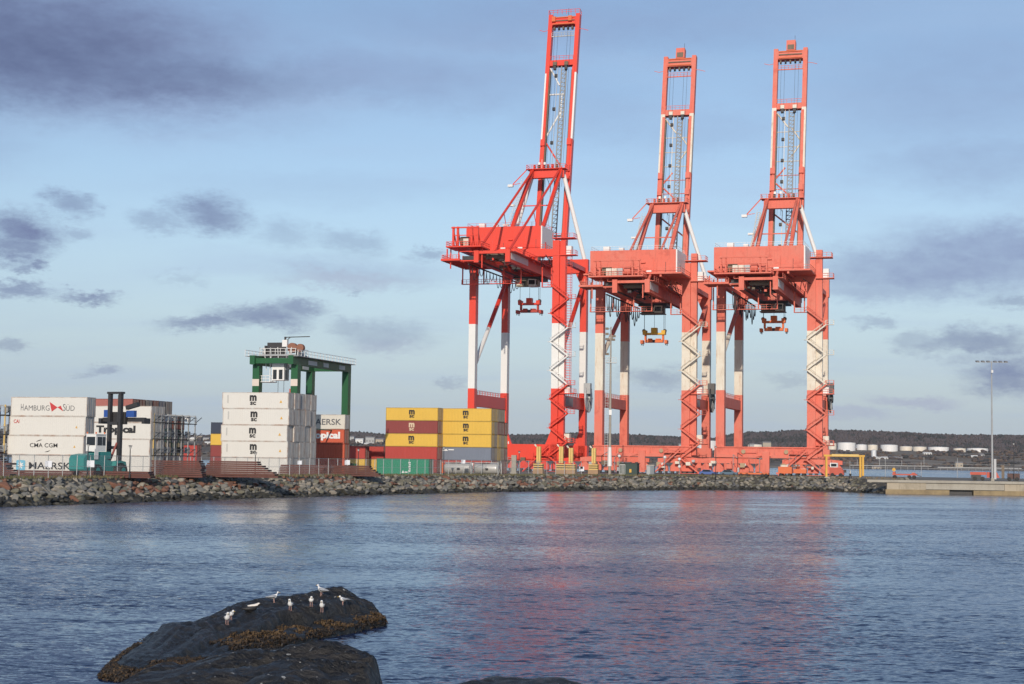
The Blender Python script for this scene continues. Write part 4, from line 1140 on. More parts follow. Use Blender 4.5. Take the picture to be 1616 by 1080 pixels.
def block(px, Y, L, cols, where, group, jitter=.05, pitch=2.5, H=CH, special=None, tops=None, base=G):
    """cols[row][level] = colour or None; row 0 faces the water"""
    P0 = at(px, 745, Y); rj = random.Random(int(px * 7 + Y))
    out = {}
    nl = max(len(c) for c in cols)
    lv = {1: ['only'], 2: ['bottom', 'top'], 3: ['bottom', 'middle', 'top'], 4: ['bottom', 'second', 'third', 'top'], 5: ['bottom', 'second', 'third', 'fourth', 'top']}[nl]
    rows = ['front', 'second', 'third', 'fourth', 'fifth', 'sixth', 'seventh', 'eighth']
    for r, c in enumerate(cols):
        for l, kind in enumerate(c):
            if not kind: continue
            p = P0 + SV * (r * pitch) + RV * rj.uniform(-jitter, jitter)
            dx = (special or {}).get((r, l), 0)
            p = p + RV * dx
            lab = f"{WORD.get(kind, kind)} container, {lv[l]} level, {rows[r]} row of the {where}"
            out[r, l] = container((p.x, p.y, base + l * H), kind, lab, L, H, group)
    return out

def msc(c, m, L, H=CH, fx=.47, w=1.35):
    lettering('m', L * fx - w / 2, H * .47, w, H * .36, m, c, bold=.05)
    lettering('sc', L * fx - w * .42, H * .22, w * .84, H * .21, m, c, bold=.035)
STICK = YELLOW
def sticker(c, x, z, s, m):
    MB().add([(x, -.02, z), (x + s, -.02, z), (x + s / 2, -.02, z + s)], [(0, 1, 2)]).build('warning_sticker', m, c)

# stack with the red pennant (far left)
A = block(13, 249, 13.0, [['white'] * 4], 'stack with the red pennant', 'white containers of the leftmost stack', .1, special={(0, 0): .55, (0, 1): -.25, (0, 2): -.1})
GREYT = paint('grey_print', (.12, .12, .13), .6, 0, fine=0)
REDP = paint('red_print', (.55, .05, .05), .6, 0, fine=0)
CYANP = paint('light_blue_print', (.17, .48, .64), .6, 0, fine=0)
WHP = paint('white_print', (.8, .8, .78), .6, 0, fine=0)
c = A[0, 3]; c['label'] = 'white container with thin grey lettering and red pennant, top of the leftmost stack'
lettering('H', 1.75, .85, .42, 1.0, GREYT, c, bold=-.012); lettering('AMBURG', 2.3, .85, 4.35, .78, GREYT, c, bold=-.012)
lettering('S', 8.95, .85, .42, 1.0, GREYT, c, bold=-.012); lettering('\u00dcD', 9.45, .85, 1.45, .95, GREYT, c, bold=-.012)
MB().add([(6.65, -.02, 2.15), (8.0, -.02, 1.35), (7.05, -.02, .72)], [(0, 1, 2)]).add([(8.0, -.022, 1.35), (8.55, -.022, 1.6), (9.0, -.022, .75)], [(0, 1, 2)]).build('pennant_logo', REDP, c)
c = A[0, 2]; c['label'] = 'white container with a small dark red mark, third level of the leftmost stack'
lettering('CAI', .75, 1.85, .95, .55, REDP, c, bold=.01)
c = A[0, 1]; c['label'] = 'white container with black lettering between two arcs, second level of leftmost stack'
lettering('CMA CGM', 3.9, 1.15, 4.7, .62, BLACK, c, bold=.002)
for cx_, cz_, a0, a1 in ((6.3, 1.15, 1.75, 2.35), (6.2, 1.6, 4.85, 5.4)):
    ar = MB(); pts = []
    for i in range(9):
        a = a0 + (a1 - a0) * i / 8; th = .045 * math.sin(PI * i / 8) + .012
        x_, z_ = cx_ + 1.9 * math.cos(a), cz_ + 1.15 * math.sin(a)
        ar.v += [(x_, -.02, z_ - th), (x_, -.02, z_ + th)]
    for i in range(8): ar.f.append((2 * i, 2 * i + 2, 2 * i + 3, 2 * i + 1)); ar.m.append(0)
    ar.build('arc_logo', BLACK, c)
for l in (1, 2): sticker(A[0, l], 11.3, 1.15, .35, STICK)
c = A[0, 0]; c['label'] = 'white container with light blue star square and bold lettering, bottom of leftmost stack'
sq = MB(); r_ = .25
pts = []
for cx_, cz_, a0 in ((2.35 - r_, 2.1 - r_, 0), (.8 + r_, 2.1 - r_, PI / 2), (.8 + r_, .55 + r_, PI), (2.35 - r_, .55 + r_, 1.5 * PI)):
    for i in range(5): a = a0 + PI / 2 * i / 4; pts.append((cx_ + r_ * math.cos(a), -.02, cz_ + r_ * math.sin(a)))
sq.add(pts, [tuple(range(len(pts)))]).build('star_square', CYANP, c)
st_ = MB(); pts = []
for i in range(14):
    a = PI / 2 + i * PI / 7; r_ = .64 if i % 2 == 0 else .27
    pts.append((1.575 + r_ * math.cos(a), -.03, 1.325 + r_ * math.sin(a)))
for i in range(14): st_.add([(1.575, -.03, 1.325), pts[i], pts[(i + 1) % 14]], [(0, 1, 2)])
st_.build('star_logo', WHP, c)
lettering('MAERSK', 3.0, .78, 7.1, 1.05, BLACK, c, bold=.008)

# block behind the lifter, seven rows deep
B_ = block(131, 290, 13.0, [['white'] * 4, ['white'] * 4], 'white stack behind the black lifter mast', 'white containers behind the lifter', .08)
block(117, 340, 13.0, [['white', 'maroon', 'slate', 'grey', 'dusty'], ['darkgreen', 'slate', 'darkgreen', 'grey', 'brown'], ['slate', 'darkgreen', 'maroon', 'slate', 'grey'], ['darkgreen', 'tan', 'slate', 'darkgreen', 'brown'], ['maroon', 'slate', 'navy', 'maroon', 'slate'], ['navy', 'tan', 'darkgreen', 'slate', 'grey'], ['slate', 'darkgreen', 'slate', 'brown', None], ['slate', 'tan', 'darkgreen', 'maroon', None]],
      'mixed block behind the reefer rack', 'containers of the mixed block behind the reefer rack', .08, pitch=2.85)
c = B_[0, 2]; c['label'] = 'white container with heavy black lettering behind the black lifter mast'
lettering('Tropical', 2.3, .72, 7.7, 1.65, BLACK, c, bold=.05)

# white block with stacked black letters, five by five
C_ = block(348, 295, 12.9, [['white'] * 5 for _ in range(5)], 'white letter-logo block', 'containers of the white letter-logo block', .16)
for l in range(1, 5):
    c = C_[0, l]; c['label'] = f"white container with black stacked-letter logo, {['', 'second from bottom', 'third from bottom', 'second from top', 'topmost'][l]} in its front row"
    msc(c, BLACK, 12.9, fx=.49 - .005 * l)
    sticker(c, 11.2, 1.05, .5, STICK)
    MB().box(1.0, 1.25, -.02, -.012, 1.0, 2.4).build('number_strip', paint('faint_print', (.5, .49, .46), .6, 0, fine=0), c)
C_[0, 0]['label'] = 'plain white container at the bottom of the white block, half hidden by brown beams'

# off-white and orange stack right of the green gantry crane
D_ = block(440, 330, 14.0, [['orange', 'orange', 'orange', 'cream']], 'stack beside the green gantry leg', 'containers of the stack beside the green gantry leg', .1)
lettering('MAERSK', 6.3, .85, 6.9, 1.2, GREYT, D_[0, 3], bold=.01); D_[0, 3]['label'] = 'off-white container with bold dark lettering on top of the orange containers'
lettering('Tropical', 5.4, .65, 7.7, 1.75, WHP, D_[0, 2], bold=.05); D_[0, 2]['label'] = 'orange container with white lettering right below the off-white one'

# yellow block, two bays, five deep
EL = block(607, 371, 12.4, [['maroon', 'red', 'yellow', 'maroon', 'yellow'], ['red', 'maroon', 'yellow', 'yellow', 'yellow'], ['slate', 'yellow', 'tan', 'yellow', 'yellow']], 'yellow block, its bay nearer the green box', 'containers of the yellow block', .06)
ER = block(693.5, 371, 12.1, [['red', 'slate', 'yellow', 'yellow', 'yellow'], ['red', 'tan', 'tan', 'tan', 'yellow'], ['tan', 'yellow', 'yellow', 'maroon', 'tan'], ['maroon', 'tan', 'tan', 'maroon', 'tan'], ['red', 'maroon', 'yellow', 'maroon', None]], 'yellow block, its bay beside the tall crane', 'containers of the yellow block', .08)
BEIGE = paint('beige_print', (.66, .50, .34), .6, 0, fine=0)
for blk, L, nm in ((EL, 12.4, 'bay nearer the green box'), (ER, 12.1, 'bay beside the tall crane')):
    for l in (2, 3, 4):
        c = blk[0, l]; k = 'maroon' if (blk is EL and l == 3) else 'yellow'
        msc(c, BLACK if k == 'yellow' else BEIGE, L, fx=.5)
        c['label'] = f"{k} container with {'black' if k == 'yellow' else 'beige'} stacked-letter logo, {['', '', 'third level', 'fourth level', 'top'][l]}, {nm}"
lettering('L', .5, 1.95, 1.1, .5, WHP, ER[0, 1], bold=.02, name='logo'); lettering('EAM', 1.7, 2.05, 1.7, .3, WHP, ER[0, 1], name='logo')
for o in list(ER[0, 1].children):
    if o.name.startswith('logo'): bpy.data.objects.remove(o)
MB().add([(.5, -.02, 2.05), (1.9, -.02, 2.05), (1.6, -.02, 2.45), (1.0, -.02, 2.3)], [(0, 1, 2, 3)]).box(2.0, 3.3, -.03, -.02, 2.2, 2.42).build('logo', WHP, ER[0, 1])

# odd stacks between
F_ = block(331, 420, 12.2, [['maroon', 'maroon', 'yellow', 'navy']], 'narrow stack left of the white block', 'containers of the narrow stack left of the white block')
for l, t in enumerate(('maroon container at the very bottom of the narrow stack left of the white block', 'maroon container second from bottom, left of the white block', 'yellow container under the navy one, left of the white block', 'dark navy container on the narrow stack left of the white block')): F_[0, l]['label'] = t
G_ = block(265, 440, 8.4, [['red', 'red']], 'small red stack right of the reefer rack', 'small red containers right of the reefer rack')
H_ = block(518, 380, 9.0, [['yellow', 'red']], 'low pair under the gantry leg', 'low containers left of the yellow block')
H_[0, 0]['label'] = 'yellow container low down between orange stack and green box'
H_[0, 1]['label'] = 'red container above the low yellow one, left of the yellow block'
H2 = block(573, 383, 5.0, [['yellow', 'red']], 'low short pair beside the yellow block', 'low containers left of the yellow block')
p = at(594, 748, 320)
gc = container((p.x, p.y, G), 'green', 'green container standing alone before the yellow block', 10.8, 3.1)
lettering('Au', 5.7, .25, .8, .35, WHP, gc, name='logo', bold=.02)
for o in list(gc.children):
    if o.name.startswith('logo'): bpy.data.objects.remove(o)
MB().add([(5.2, -.02, .35), (5.5, -.02, .85), (5.7, -.02, .35)], [(0, 1, 2)]).box(5.8, 6.4, -.03, -.02, .4, .6).build('logo', WHP, gc)
for i in range(5): MB().box(6.55 + (i % 2) * .08, 7.0, -.03, -.02, .6 + i * .4, .85 + i * .4).build('print_mark', WHP, gc)

# tank containers
def tank_container(px, Y, L, label, band):
    p = at(px, 748, Y)
    r = thing('tank_container', label, 'tank container', (p.x, p.y, G), -TH, 'tank containers before the yellow block')
    f = MB()
    for x in (0, L - .12):
        for y in (0, 2.3): f.box(x, x + .12, y, y + .12, 0, 2.59)
        f.box(x + .01, x + .11, .12, 2.3, .02, .14).box(x + .01, x + .11, .12, 2.3, 2.46, 2.58)
        f.bar((x + .06, .1, .1), (x + .06, 1.2, 1.2), .09).bar((x + .06, 2.3, .1), (x + .06, 1.2, 1.2), .09)
    f.box(.12, L - .12, .01, .1, .02, .14).box(.12, L - .12, 2.32, 2.41, .02, .14).box(.12, L - .12, .01, .1, 2.46, 2.55)
    f.build('frame', paint('tank_frame_grey', (.5, .49, .46), .6, .4), r)
    n = 22; rings = []
    for x, k in ((.25, .45), (.32, .8), (.5, .97), (.7, 1.0), (L - .7, 1.0), (L - .5, .97), (L - .32, .8), (L - .25, .45)):
        rings.append([(x, 1.21 + 1.12 * k * math.cos(2 * PI * i / n), 1.32 + 1.12 * k * math.sin(2 * PI * i / n)) for i in range(n)])
    t = MB().loft(rings).build('tank', paint('tank_shell', (.56, .54, .50), .35, .35, metal=.25), r, smooth=True)
    MB().box(.02, .35, -.02, 0.0, .3, 2.4).build('end_band', band, r)
    MB().box(L * .52, L * .62, -.03, 0.02, 1.0, 1.4).build('placard', BLACK, r)
    MB().box(1.4, 3.6, .55, 1.9, 2.46, 2.52).build('walkway', DARK, r)
    MB().tube((L / 2, 1.21, 2.45), (L / 2, 1.21, 2.62), .3, 12).build('manhole', STEEL, t)
tank_container(697, 330, 6.1, 'silver tank container with a black placard, its end towards the green box', ORANGE)
tank_container(744, 331, 5.6, 'silver tank container nearest the yellow pillars', WHITE)

# ------------------------------------------------------------------ green rubber-tyred gantry
p = at(407, 566, 312)
rt = thing('yard_gantry', 'green rubber-tyred gantry crane straddling the white container block', 'yard crane', (p.x, p.y, G))
RW, RS, RT = 7.9, 25.0, 20.6
for u in (0, RW):
    for v in (0, RS):
        lg = MB().bar((u, v, 2.0), (u, v, RT - .2), 1.35, 1.5, ref=Vector((0, 1, 0))).build('leg', GREEN, rt)
        if v == 0: MB().box(u - .7, u + .7, -.79, -.76, RT - 4.2, RT - 2.9).build('sign_plate', paint('sign_cream', (.7, .6, .52), .6, .1), lg)
for v in (0, RS):
    MB().box(-2.5, RW + 2.5, v - .6, v + .6, 1.0, 1.98).build('sill_beam', GREEN, rt)
    for u in (-1.6, .2, RW - .2, RW + 1.6):
        MB().wheel((u, v, .75), .74, .6, 20).build('wheel', RUBBER, rt)
    MB().bar((.7, v, 7.2), (RW - .7, v, 7.2), .3).build('tie_bar', GREEN, rt)
for u in (0, RW):
    gd = MB().box(u - .5, u + .5, -2.5, RS + 1.2, RT - .19, RT + 1.5).build('girder', GREEN, rt)
    s = 1 if u else -1
    MB().box(u + s * .52, u + s * 1.5, -2.5, RS + 1.2, RT + 1.3, RT + 1.4).build('walkway', STEEL, gd)
    MB().rail([(u + s * 1.45, -2.5, RT + 1.4), (u + s * 1.45, RS + 1.2, RT + 1.4)], step=1.5, r=.045).build('handrail', WHITE, gd)
    for v, w in ((4.5, 4.2), (11.8, 2.6), (19.8, 3)):
        MB().box(u + .51, u + .55, v, v + w, RT + .1, RT + .9).build('sign_plate', paint('sign_pale', (.62, .63, .6), .6, .2), gd)
for v in (-2.0, RS + .6):
    MB().box(.51, RW - .51, v, v + .6, RT, RT + 1.0).build('end_tie', GREEN, rt)
MB().bar((RW, 4, 8.5), (RW, RS - .7, 8.5), .22).build('tie_bar', GREEN, rt)
tl = MB().box(.2, RW - .2, .2, 6.2, RT + 1.55, RT + 1.85).build('trolley', STEEL, rt)
MB().rail([(.3, 6.1, RT + 1.85), (.3, .3, RT + 1.85), (RW - .3, .3, RT + 1.85), (RW - .3, 6.1, RT + 1.85)], step=1.0, r=.045).build('handrail', WHITE, tl)
MB().rail([(-.9, .1, RT - 3.3), (2.6, .1, RT - 3.3), (2.6, 3, RT - 3.3)], step=.8, r=.045).box(-1, 2.7, 0, 3, RT - 3.42, RT - 3.31).build('cab_gallery', WHITE, tl)
for x in (-.8, 2.5): MB().bar((x, .2, RT - 3.3), (x, .2, RT + 1.5), .13).bar((x, 1.4, RT - 3.3), (x + .9, 1.4, RT + 1.5), .1).build('gallery_hanger', WHITE, tl)
cb = MB().box(3.1, 5.6, -.3, 2.0, RT - 3.1, RT + .4).build('operator_cab', WHITE, tl)
for x in (3.35, 4.55): MB().box(x, x + .75, -.34, -.305, RT - 2.9, RT - 1.1).build('window', GLASS, cb)
MB().box(5.605, 5.64, .2, 1.7, RT - 2.9, RT - 1.1).build('window', GLASS, cb)
MB().box(.5, 4.0, 1.2, 3.6, RT + 1.86, RT + 3.2).build('machine_box', paint('grey_box', (.45, .45, .44), .6, .3), tl)
MB().box(1.6, 5.0, .6, 1.1, RT + 1.86, RT + 4.1).build('machine_box', DARK, tl)
for x, r_ in ((6.6, .95), (8.2, .75)):
    MB().wheel((x, 1.2, RT + 3.1), r_, .9, 18, 'y').build('rope_drum', paint('rust_drum', (.30, .13, .08), .7, .4), tl)
MB().bar((5.2, .8, RT + 1.86), (5.2, .8, RT + 5.2), .3).bar((5.2, .8, RT + 5.1), (10.2, .8, RT + 5.2), .16).bar((5.3, .8, RT + 4.3), (6.2, .8, RT + 5.1), .12).build('davit', DARK, tl)
MB().box(4.7, 5.7, .5, 1.2, RT + 3.3, RT + 4.6).build('machine_box', WHITE, tl)
rq = random.Random(4)
for i in range(16):
    x, v, z = rq.uniform(.3, RW - .8), rq.uniform(.4, 5), RT + 1.86
    MB().box(x, x + rq.uniform(.2, .9), v, v + rq.uniform(.2, .9), z, z + rq.uniform(.5, 2.4)).build('machine_box', rq.choice((STEEL, DARK, WHITE, BROWN)), tl)
for i in range(6):
    x = .4 + i * 1.3
    MB().bar((x, .3, RT - 1.2), (x + rq.uniform(-.6, .6), .3, RT + 3.2), .1).build('trolley_strut', WHITE if i % 2 else STEEL, tl)
for x in (3.2, 4.4, 6.4): MB().bar((x, 2.4, RT + 1.5), (x, 2.4, 15.3), .06).build('hoist_rope', CABLE, tl)
MB().box(1.2, 6.8, 1.4, 3.4, 14.7, 15.25).box(5.8, 6.5, 1.8, 2.9, 15.26, 16.0).build('spreader', paint('spreader_pink', (.5, .13, .1), .6, .4), tl)

# ------------------------------------------------------------------ reefer racks
def rack(px, Y, n, label, first):
    p = at(px, 748, Y)
    r = thing('reefer_rack', label, 'steel rack', (p.x, p.y, G), -TH)
    for i in range(n):
        v = i * 2.55
        for j, x in enumerate((0, 2.6)):
            m = PALEY if i == 0 else (STEEL if j else paint('blue_grey_steel', (.22, .28, .34), .6, .3))
            MB().bar((x, v, 0), (x, v, 10.4), .17).build('post', m, r)
        MB().bar((0, v, 10.3), (2.6, v, 10.3), .14).build('top_beam', STEEL, r)
        for z in (3.2, 6.1, 9.0):
            MB().box(.3, 1.0, v + .5, v + 1.3, z + .3, z + 1.4).build('socket_box', (WHITE, STEEL, DARK)[i % 3], r)
            MB().bar((2.6, v, z), (2.6, v + 2.55, z + 1.1), .09).build('brace', DARK, r)
    for z in (3.1, 6.0, 8.9):
        pf = MB().box(-.1, 2.7, -.3, n * 2.55 - 2, z - .14, z).build('platform', DARK, r)
        MB().rail([(2.65, -.2, z), (2.65, n * 2.55 - 2.1, z)], step=2.55, r=.04).rail([(-.05, -.2, z), (2.6, -.2, z)], step=1.3, r=.04).build('handrail', STEEL, pf)
rack(219.5, 288, 7, 'tall steel reefer rack with yellow and grey posts beside the white containers', 0)
rack(-19, 249, 3, 'reefer rack with a yellow post at the edge of the leftmost white stack', 0)

# ------------------------------------------------------------------ container lifter
p = at(154, 752, 236)
lf = thing('container_lifter', 'teal container lifter with tall black mast and white cab', 'forklift', (p.x, p.y, G), math.radians(63))
ch = MB()
ch.add([(-3.4, -1.3, .9), (3.0, -1.3, .7), (3.0, 1.3, .7), (-3.4, 1.3, .9), (-3.5, -1.3, 2.4), (-1.6, -1.3, 2.9), (3.0, -1.3, 1.8), (3.0, 1.3, 1.8), (-1.6, 1.3, 2.9), (-3.5, 1.3, 2.4)],
       [(0, 3, 2, 1), (0, 1, 6, 5, 4), (2, 3, 9, 8, 7), (4, 5, 8, 9), (5, 6, 7, 8), (0, 4, 9, 3), (1, 2, 7, 6)])
cho = ch.build('chassis', TEAL, lf)
MB().loft([[(-4.5, y, z) for y, z in ((-1.35, 1.0), (1.35, 1.0), (1.35, 2.5), (-1.35, 2.5))], [(-4.1, y, z) for y, z in ((-1.4, .6), (1.4, .6), (1.4, 3.0), (-1.4, 3.0))], [(-2.5, y, z) for y, z in ((-1.4, .6), (1.4, .6), (1.4, 3.2), (-1.4, 3.2))]]).build('counterweight', TEAL, lf)
for x, y in ((-2.3, -1.75), (-2.3, 1.75), (2.6, -1.5), (2.6, -2.2), (2.6, 1.5), (2.6, 2.2)):
    w = MB().wheel((x, y, .86), .86, .62, 22).build('wheel', RUBBER, lf)
    MB().wheel((x, y + (-.02 if y < 0 else .02), .86), .42, .64, 14).build('rim', TEAL, w)
for y in (-1.5, 1.5):
    MB().loft([[(x, y - .55, z) for x, z in ((1.4, 1.5), (1.6, 2.15), (2.6, 2.25), (3.6, 2.1), (3.8, 1.3), (3.5, 1.3), (3.3, 1.85), (2.6, 1.95), (1.8, 1.85), (1.7, 1.5))], [(x, y + .55, z) for x, z in ((1.4, 1.5), (1.6, 2.15), (2.6, 2.25), (3.6, 2.1), (3.8, 1.3), (3.5, 1.3), (3.3, 1.85), (2.6, 1.95), (1.8, 1.85), (1.7, 1.5))]]).build('mudguard', TEAL, lf)
MB().box(-.9, 1.3, -1.2, 1.2, 2.5, 3.5).build('engine_cover', TEAL, lf)
cbx = MB().box(-1.6, .5, -.9, .9, 3.55, 5.9).build('cab', WHITE, lf)
MB().box(-1.65, .55, -1.0, 1.0, 5.91, 6.02).build('cab_roof', WHITE, cbx)
MB().box(-1.3, -.35, -.94, -.905, 4.4, 5.6).build('window', GLASS, cbx); MB().box(-.2, .35, -.94, -.905, 4.4, 5.6).build('window', GLASS, cbx)
MB().box(-1.64, -1.605, -.75, .75, 4.4, 5.6).build('window', GLASS, cbx); MB().box(.505, .54, -.75, .75, 4.4, 5.6).build('window', GLASS, cbx)
for x, y in ((-1.5, -.8), (-1.5, .8), (.3, -.8)): MB().tube((x, y, 6.03), (x, y, 6.28), .1, 8).build('beacon', ORANGE, cbx)
mast = MB()
for y in (-.98, .98): mast.box(3.1, 3.65, y - .23, y + .23, .5, 12.0)
mast.build('mast', DARK, lf)
for z in (11.9, 7.4, 3.9): MB().box(3.0, 3.8, -1.35 if z > 11 else -.74, 1.35 if z > 11 else .74, z, z + .45 if z < 11 else z + .3).build('mast_tie', DARK, lf)
for y in (-.55,): MB().tube((3.3, y, 1.0), (3.3, y, 11.8), .06, 8).build('lift_chain', DARK, lf)
MB().tube((1.9, -.6, 2.4), (3.2, -.6, 4.8), .16, 8).build('tilt_ram', paint('ram_red', (.3, .08, .06), .5, .2), lf)
cr = MB().box(3.8, 4.3, -1.5, 1.5, 7.5, 9.3).build('carriage', DARK, lf)
MB().box(4.35, 5.0, -4.4, 3.2, 7.9, 8.5).build('spreader_beam', DARK, cr)
for y in (-4.6, 3.4): MB().box(4.0, 5.35, y - .25, y + .25, 7.6, 8.4).build('spreader_end', DARK, cr)
MB().box(3.9, 4.5, -3.0, -1.55, 8.55, 9.5).build('valve_block', BLUE, cr); MB().box(3.9, 4.5, 1.55, 2.6, 8.55, 9.6).build('valve_block', BLUE, cr)
MB().bar((4.1, -1.5, 9.9), (4.1, -3.6, 10.4), .6, .6).build('slew_arm', DARK, cr)
MB().box(-2.45, -1.65, -1.46, -1.41, 2.4, 3.9).build('panel', WHITE, lf)

# ------------------------------------------------------------------ stacks of rusty beams behind the fence
def beam_stack(px0, px1, Y, rows, label, step=.5, h=.27, gapend=.6):
    p = at(px0, 750, Y); q = at(px1, 750, Y)
    L = (q.x - p.x) * 1.04
    r = thing('beam_stack', label, 'steel beams', (p.x, p.y, G - .02), -TH * .35, 'stacks of rusty beams behind the fence')
    rr = random.Random(int(px0 + 3))
    for i in range(rows):
        a, b = rr.uniform(-.5, .5) * gapend + i * step * .15, rr.uniform(-.6, .6) * gapend - i * step * .5
        nseg = max(1, round((L + b - a) / 9.0)); x = a
        for sgi in range(nseg):
            x1 = a + (L + b - a) * (sgi + 1) / nseg - .06
            y = rr.uniform(-.08, .08)
            MB().box(x, x1, y, y + 2.2, i * (h + .035) + .02, i * (h + .035) + h).build('beam', RUSTB, r)
            x = x1 + .06
beam_stack(-18, 24, 226, 11, 'stack of rust-brown beams with ragged ends at the leftmost white stack', .5, .27, 1.2)
beam_stack(26, 118, 221, 3, 'low row of rust-brown beams below the leftmost white stack')
beam_stack(119, 236, 225, 3, 'low row of rust-brown beams before the teal lifter')
beam_stack(238, 318, 238, 8, 'tall stack of rust-brown beams below the reefer rack', .1, .27, .3)
beam_stack(320, 436, 246, 8, 'tall stack of rust-brown beams before the white block, stepped end', .9, .27, .5)
beam_stack(438, 596, 283, 6, 'long low stack of rust-brown beams left of the green container', .8, .27, .3)

# ------------------------------------------------------------------ fence along the crest
fl = offset_line(shore, BANK + 2.2)[:8]
fence = tag(link('fence', None, None, (0, 0, 0)), 'long chain-link fence with grey posts along the crest of the rock bank', 'fence')
FS = length(fl); pos = 40.0; posts = []
pm = MB().tube((0, 0, 0), (0, 0, 3.0), .055, 6).mesh('post', STEEL)
rp = random.Random(9)
while pos < FS - 6:
    q, nn = along(fl, pos); posts.append(q)
    o = link('post', pm, fence, (q.x, q.y, G - .02)); o.rotation_euler = (rp.uniform(-.02, .02), rp.uniform(-.02, .02), 0)
    pos += 3.05
for z, nm in ((2.92, 'top_rail'), (1.5, 'middle_rail')):
    MB().poly([(q.x, q.y, G + z) for q in posts], .03).build(nm, STEEL, fence)
ms = MB()
for a, b in zip(posts, posts[1:]):
    d = b - a; n = 18
    for i in range(-n, n):
        for sg in (1, -1):
            t0, t1 = i / n, i / n + 1.0
            z0, z1 = (.1, 2.9) if sg > 0 else (2.9, .1)
            c0_, c1_ = max(0, t0), min(1, t1)
            if c1_ <= c0_: continue
            za, zb = z0 + (z1 - z0) * (c0_ - t0), z0 + (z1 - z0) * (c1_ - t0)
            pa, pb = a + d * c0_, a + d * c1_
            w = .006
            ms.add([(pa.x, pa.y, G + za - w), (pb.x, pb.y, G + zb - w), (pb.x, pb.y, G + zb + w), (pa.x, pa.y, G + za + w)], [(0, 1, 2, 3)])
mo = ms.build('chain_link', STEEL, fence); mo['kind'] = 'stuff'
for px, w_, z in ((71, .9, 1.4), (145, 1.0, 1.4), (470, .7, 1.9), (552, .9, 1.9), (732, .8, 2.3), (966, 1.1, .9), (1094, .55, 1.4)):
    best = min(range(len(posts)), key=lambda i: abs(px_of(posts[i].x, posts[i].y, G + 1)[0] - px))
    q = posts[best]
    s_ = link('fence_sign', MB().box(-w_ / 2, w_ / 2, -.1, -.07, z, z + w_ * .9).mesh('fence_sign', paint('sign_white', (.72, .74, .78), .5, .1)), fence, (q.x, q.y, G))
# open wire fence on the quay edge to the right
f2 = tag(link('fence', None, None, (0, 0, 0)), 'sparse wire fence with tall thin posts along the far quay edge', 'fence')
p2 = []
for i in range(14):
    q = Q1 - SV * 3 + RV * (70 + i * 9.5); p2.append(q)
    link('post', MB().tube((0, 0, 0), (0, 0, 5.2 if i % 2 == 0 else 4.2), .07, 6).mesh('post', STEEL), f2, (q.x, q.y, G - .02))
for z in (1.2, 2.4, 3.6):
    MB().poly([(q.x, q.y, G + z) for q in p2], .025).build('wire', STEEL, f2)

# ------------------------------------------------------------------ lamp posts and masts
def lamp_post(px, Y, ty, label):
    p = at(px, 745, Y); h = at(px, ty, Y).z - G
    r = thing('lamp_post', label, 'lamp post', (p.x, p.y, G), 0, 'dark lamp posts along the path')
    MB().tube((0, 0, 0), (0, 0, h - .45), .085, 8, r2=.06).build('pole', DARK, r)
    MB().tube((0, 0, 0), (0, 0, .5), .16, 8, r2=.11).build('base', DARK, r)
    MB().tube((0, 0, h - .44), (0, 0, h - .1), .13, 10, r2=.2).build('lantern', paint('lantern_glass', (.5, .5, .48), .3, 0), r)
    MB().tube((0, 0, h - .09), (0, 0, h), .36, 10, r2=.14).build('lamp_hood', DARK, r)
for a in ((138, 222, 700, 'dark lamp post before the leftmost white stack'), (204.5, 224, 703, 'dark lamp post between teal lifter and reefer rack'), (402.5, 258, 714, 'dark lamp post before the white letter-logo block'), (565, 290, 708, 'dark lamp post before the orange and red containers'), (700, 318, 705, 'dark lamp post before the tank containers'), (819, 345, 712, 'dark lamp post before the bright red sill'), (1129.5, 380, 704, 'dark lamp post between second and third crane'), (1600, 359, 699, 'dark lamp post at the quay edge right of the light mast')):
    lamp_post(*a)
p = at(1566, 757, 359)
lm = thing('light_mast', 'tall grey floodlight mast with a row of lamps on the quay', 'light mast', (p.x, p.y, G), 0)
HM = at(1562, 570, 359).z - G
MB().tube((0, 0, 0), (0, 0, HM), .27, 10, r2=.11).build('pole', STEEL, lm)
MB().box(-.35, .35, -.35, .35, 0, .6).build('base', CONC, lm)
MB().bar((-3.4, 0, HM - .25), (3.4, 0, HM - .25), .1).build('cross_arm', STEEL, lm)
for x in (-3.1, -1.9, -.75, .75, 1.9, 3.1):
    MB().add([(x - .32, -.5, HM - .38), (x + .32, -.5, HM - .38), (x + .32, .35, HM - .22), (x - .32, .35, HM - .22), (x - .32, -.5, HM - .1), (x + .32, -.5, HM - .1), (x + .32, .35, HM + .1), (x - .32, .35, HM + .1)], [(0, 3, 2, 1), (4, 5, 6, 7), (0, 1, 5, 4), (1, 2, 6, 5), (2, 3, 7, 6), (3, 0, 4, 7)]).build('floodlight', paint('lamp_grey', (.2, .2, .2), .5, .2), lm)
MB().tube((0, -.4, HM - 2.6), (0, -.4, HM - 2.0), .26, 10).build('camera_dome', WHITE, lm)
MB().box(.3, .8, -.3, .3, .4, 4.8).build('control_cabinet', paint('pale_grey', (.5, .5, .5), .6, .2), lm)
p = at(962, 748, 375)
sm = thing('radio_mast', 'slim silver mast with caged ladder and lamps before the middle crane', 'mast', (p.x, p.y, G), 0)
HM = at(962, 516, 375).z - G
MB().tube((0, 0, 0), (0, 0, HM * .62), .34, 10, r2=.24, stops=[.25], mis=[0, 0]).tube((0, 0, HM * .62), (0, 0, HM), .24, 10, r2=.14).build('pole', paint('weathered_steel', (.36, .33, .28), .6, .5, (.27, .20, .14), .8), sm)
MB().tube((0, 0, 2), (0, 0, 6.3), .5, 10, r2=.36).build('pole_sleeve', WHITE, sm)
lad = MB()
for x in (-1.15, -.5): lad.bar((x, 0, 2), (x, 0, HM - 7), .06)
z = 2
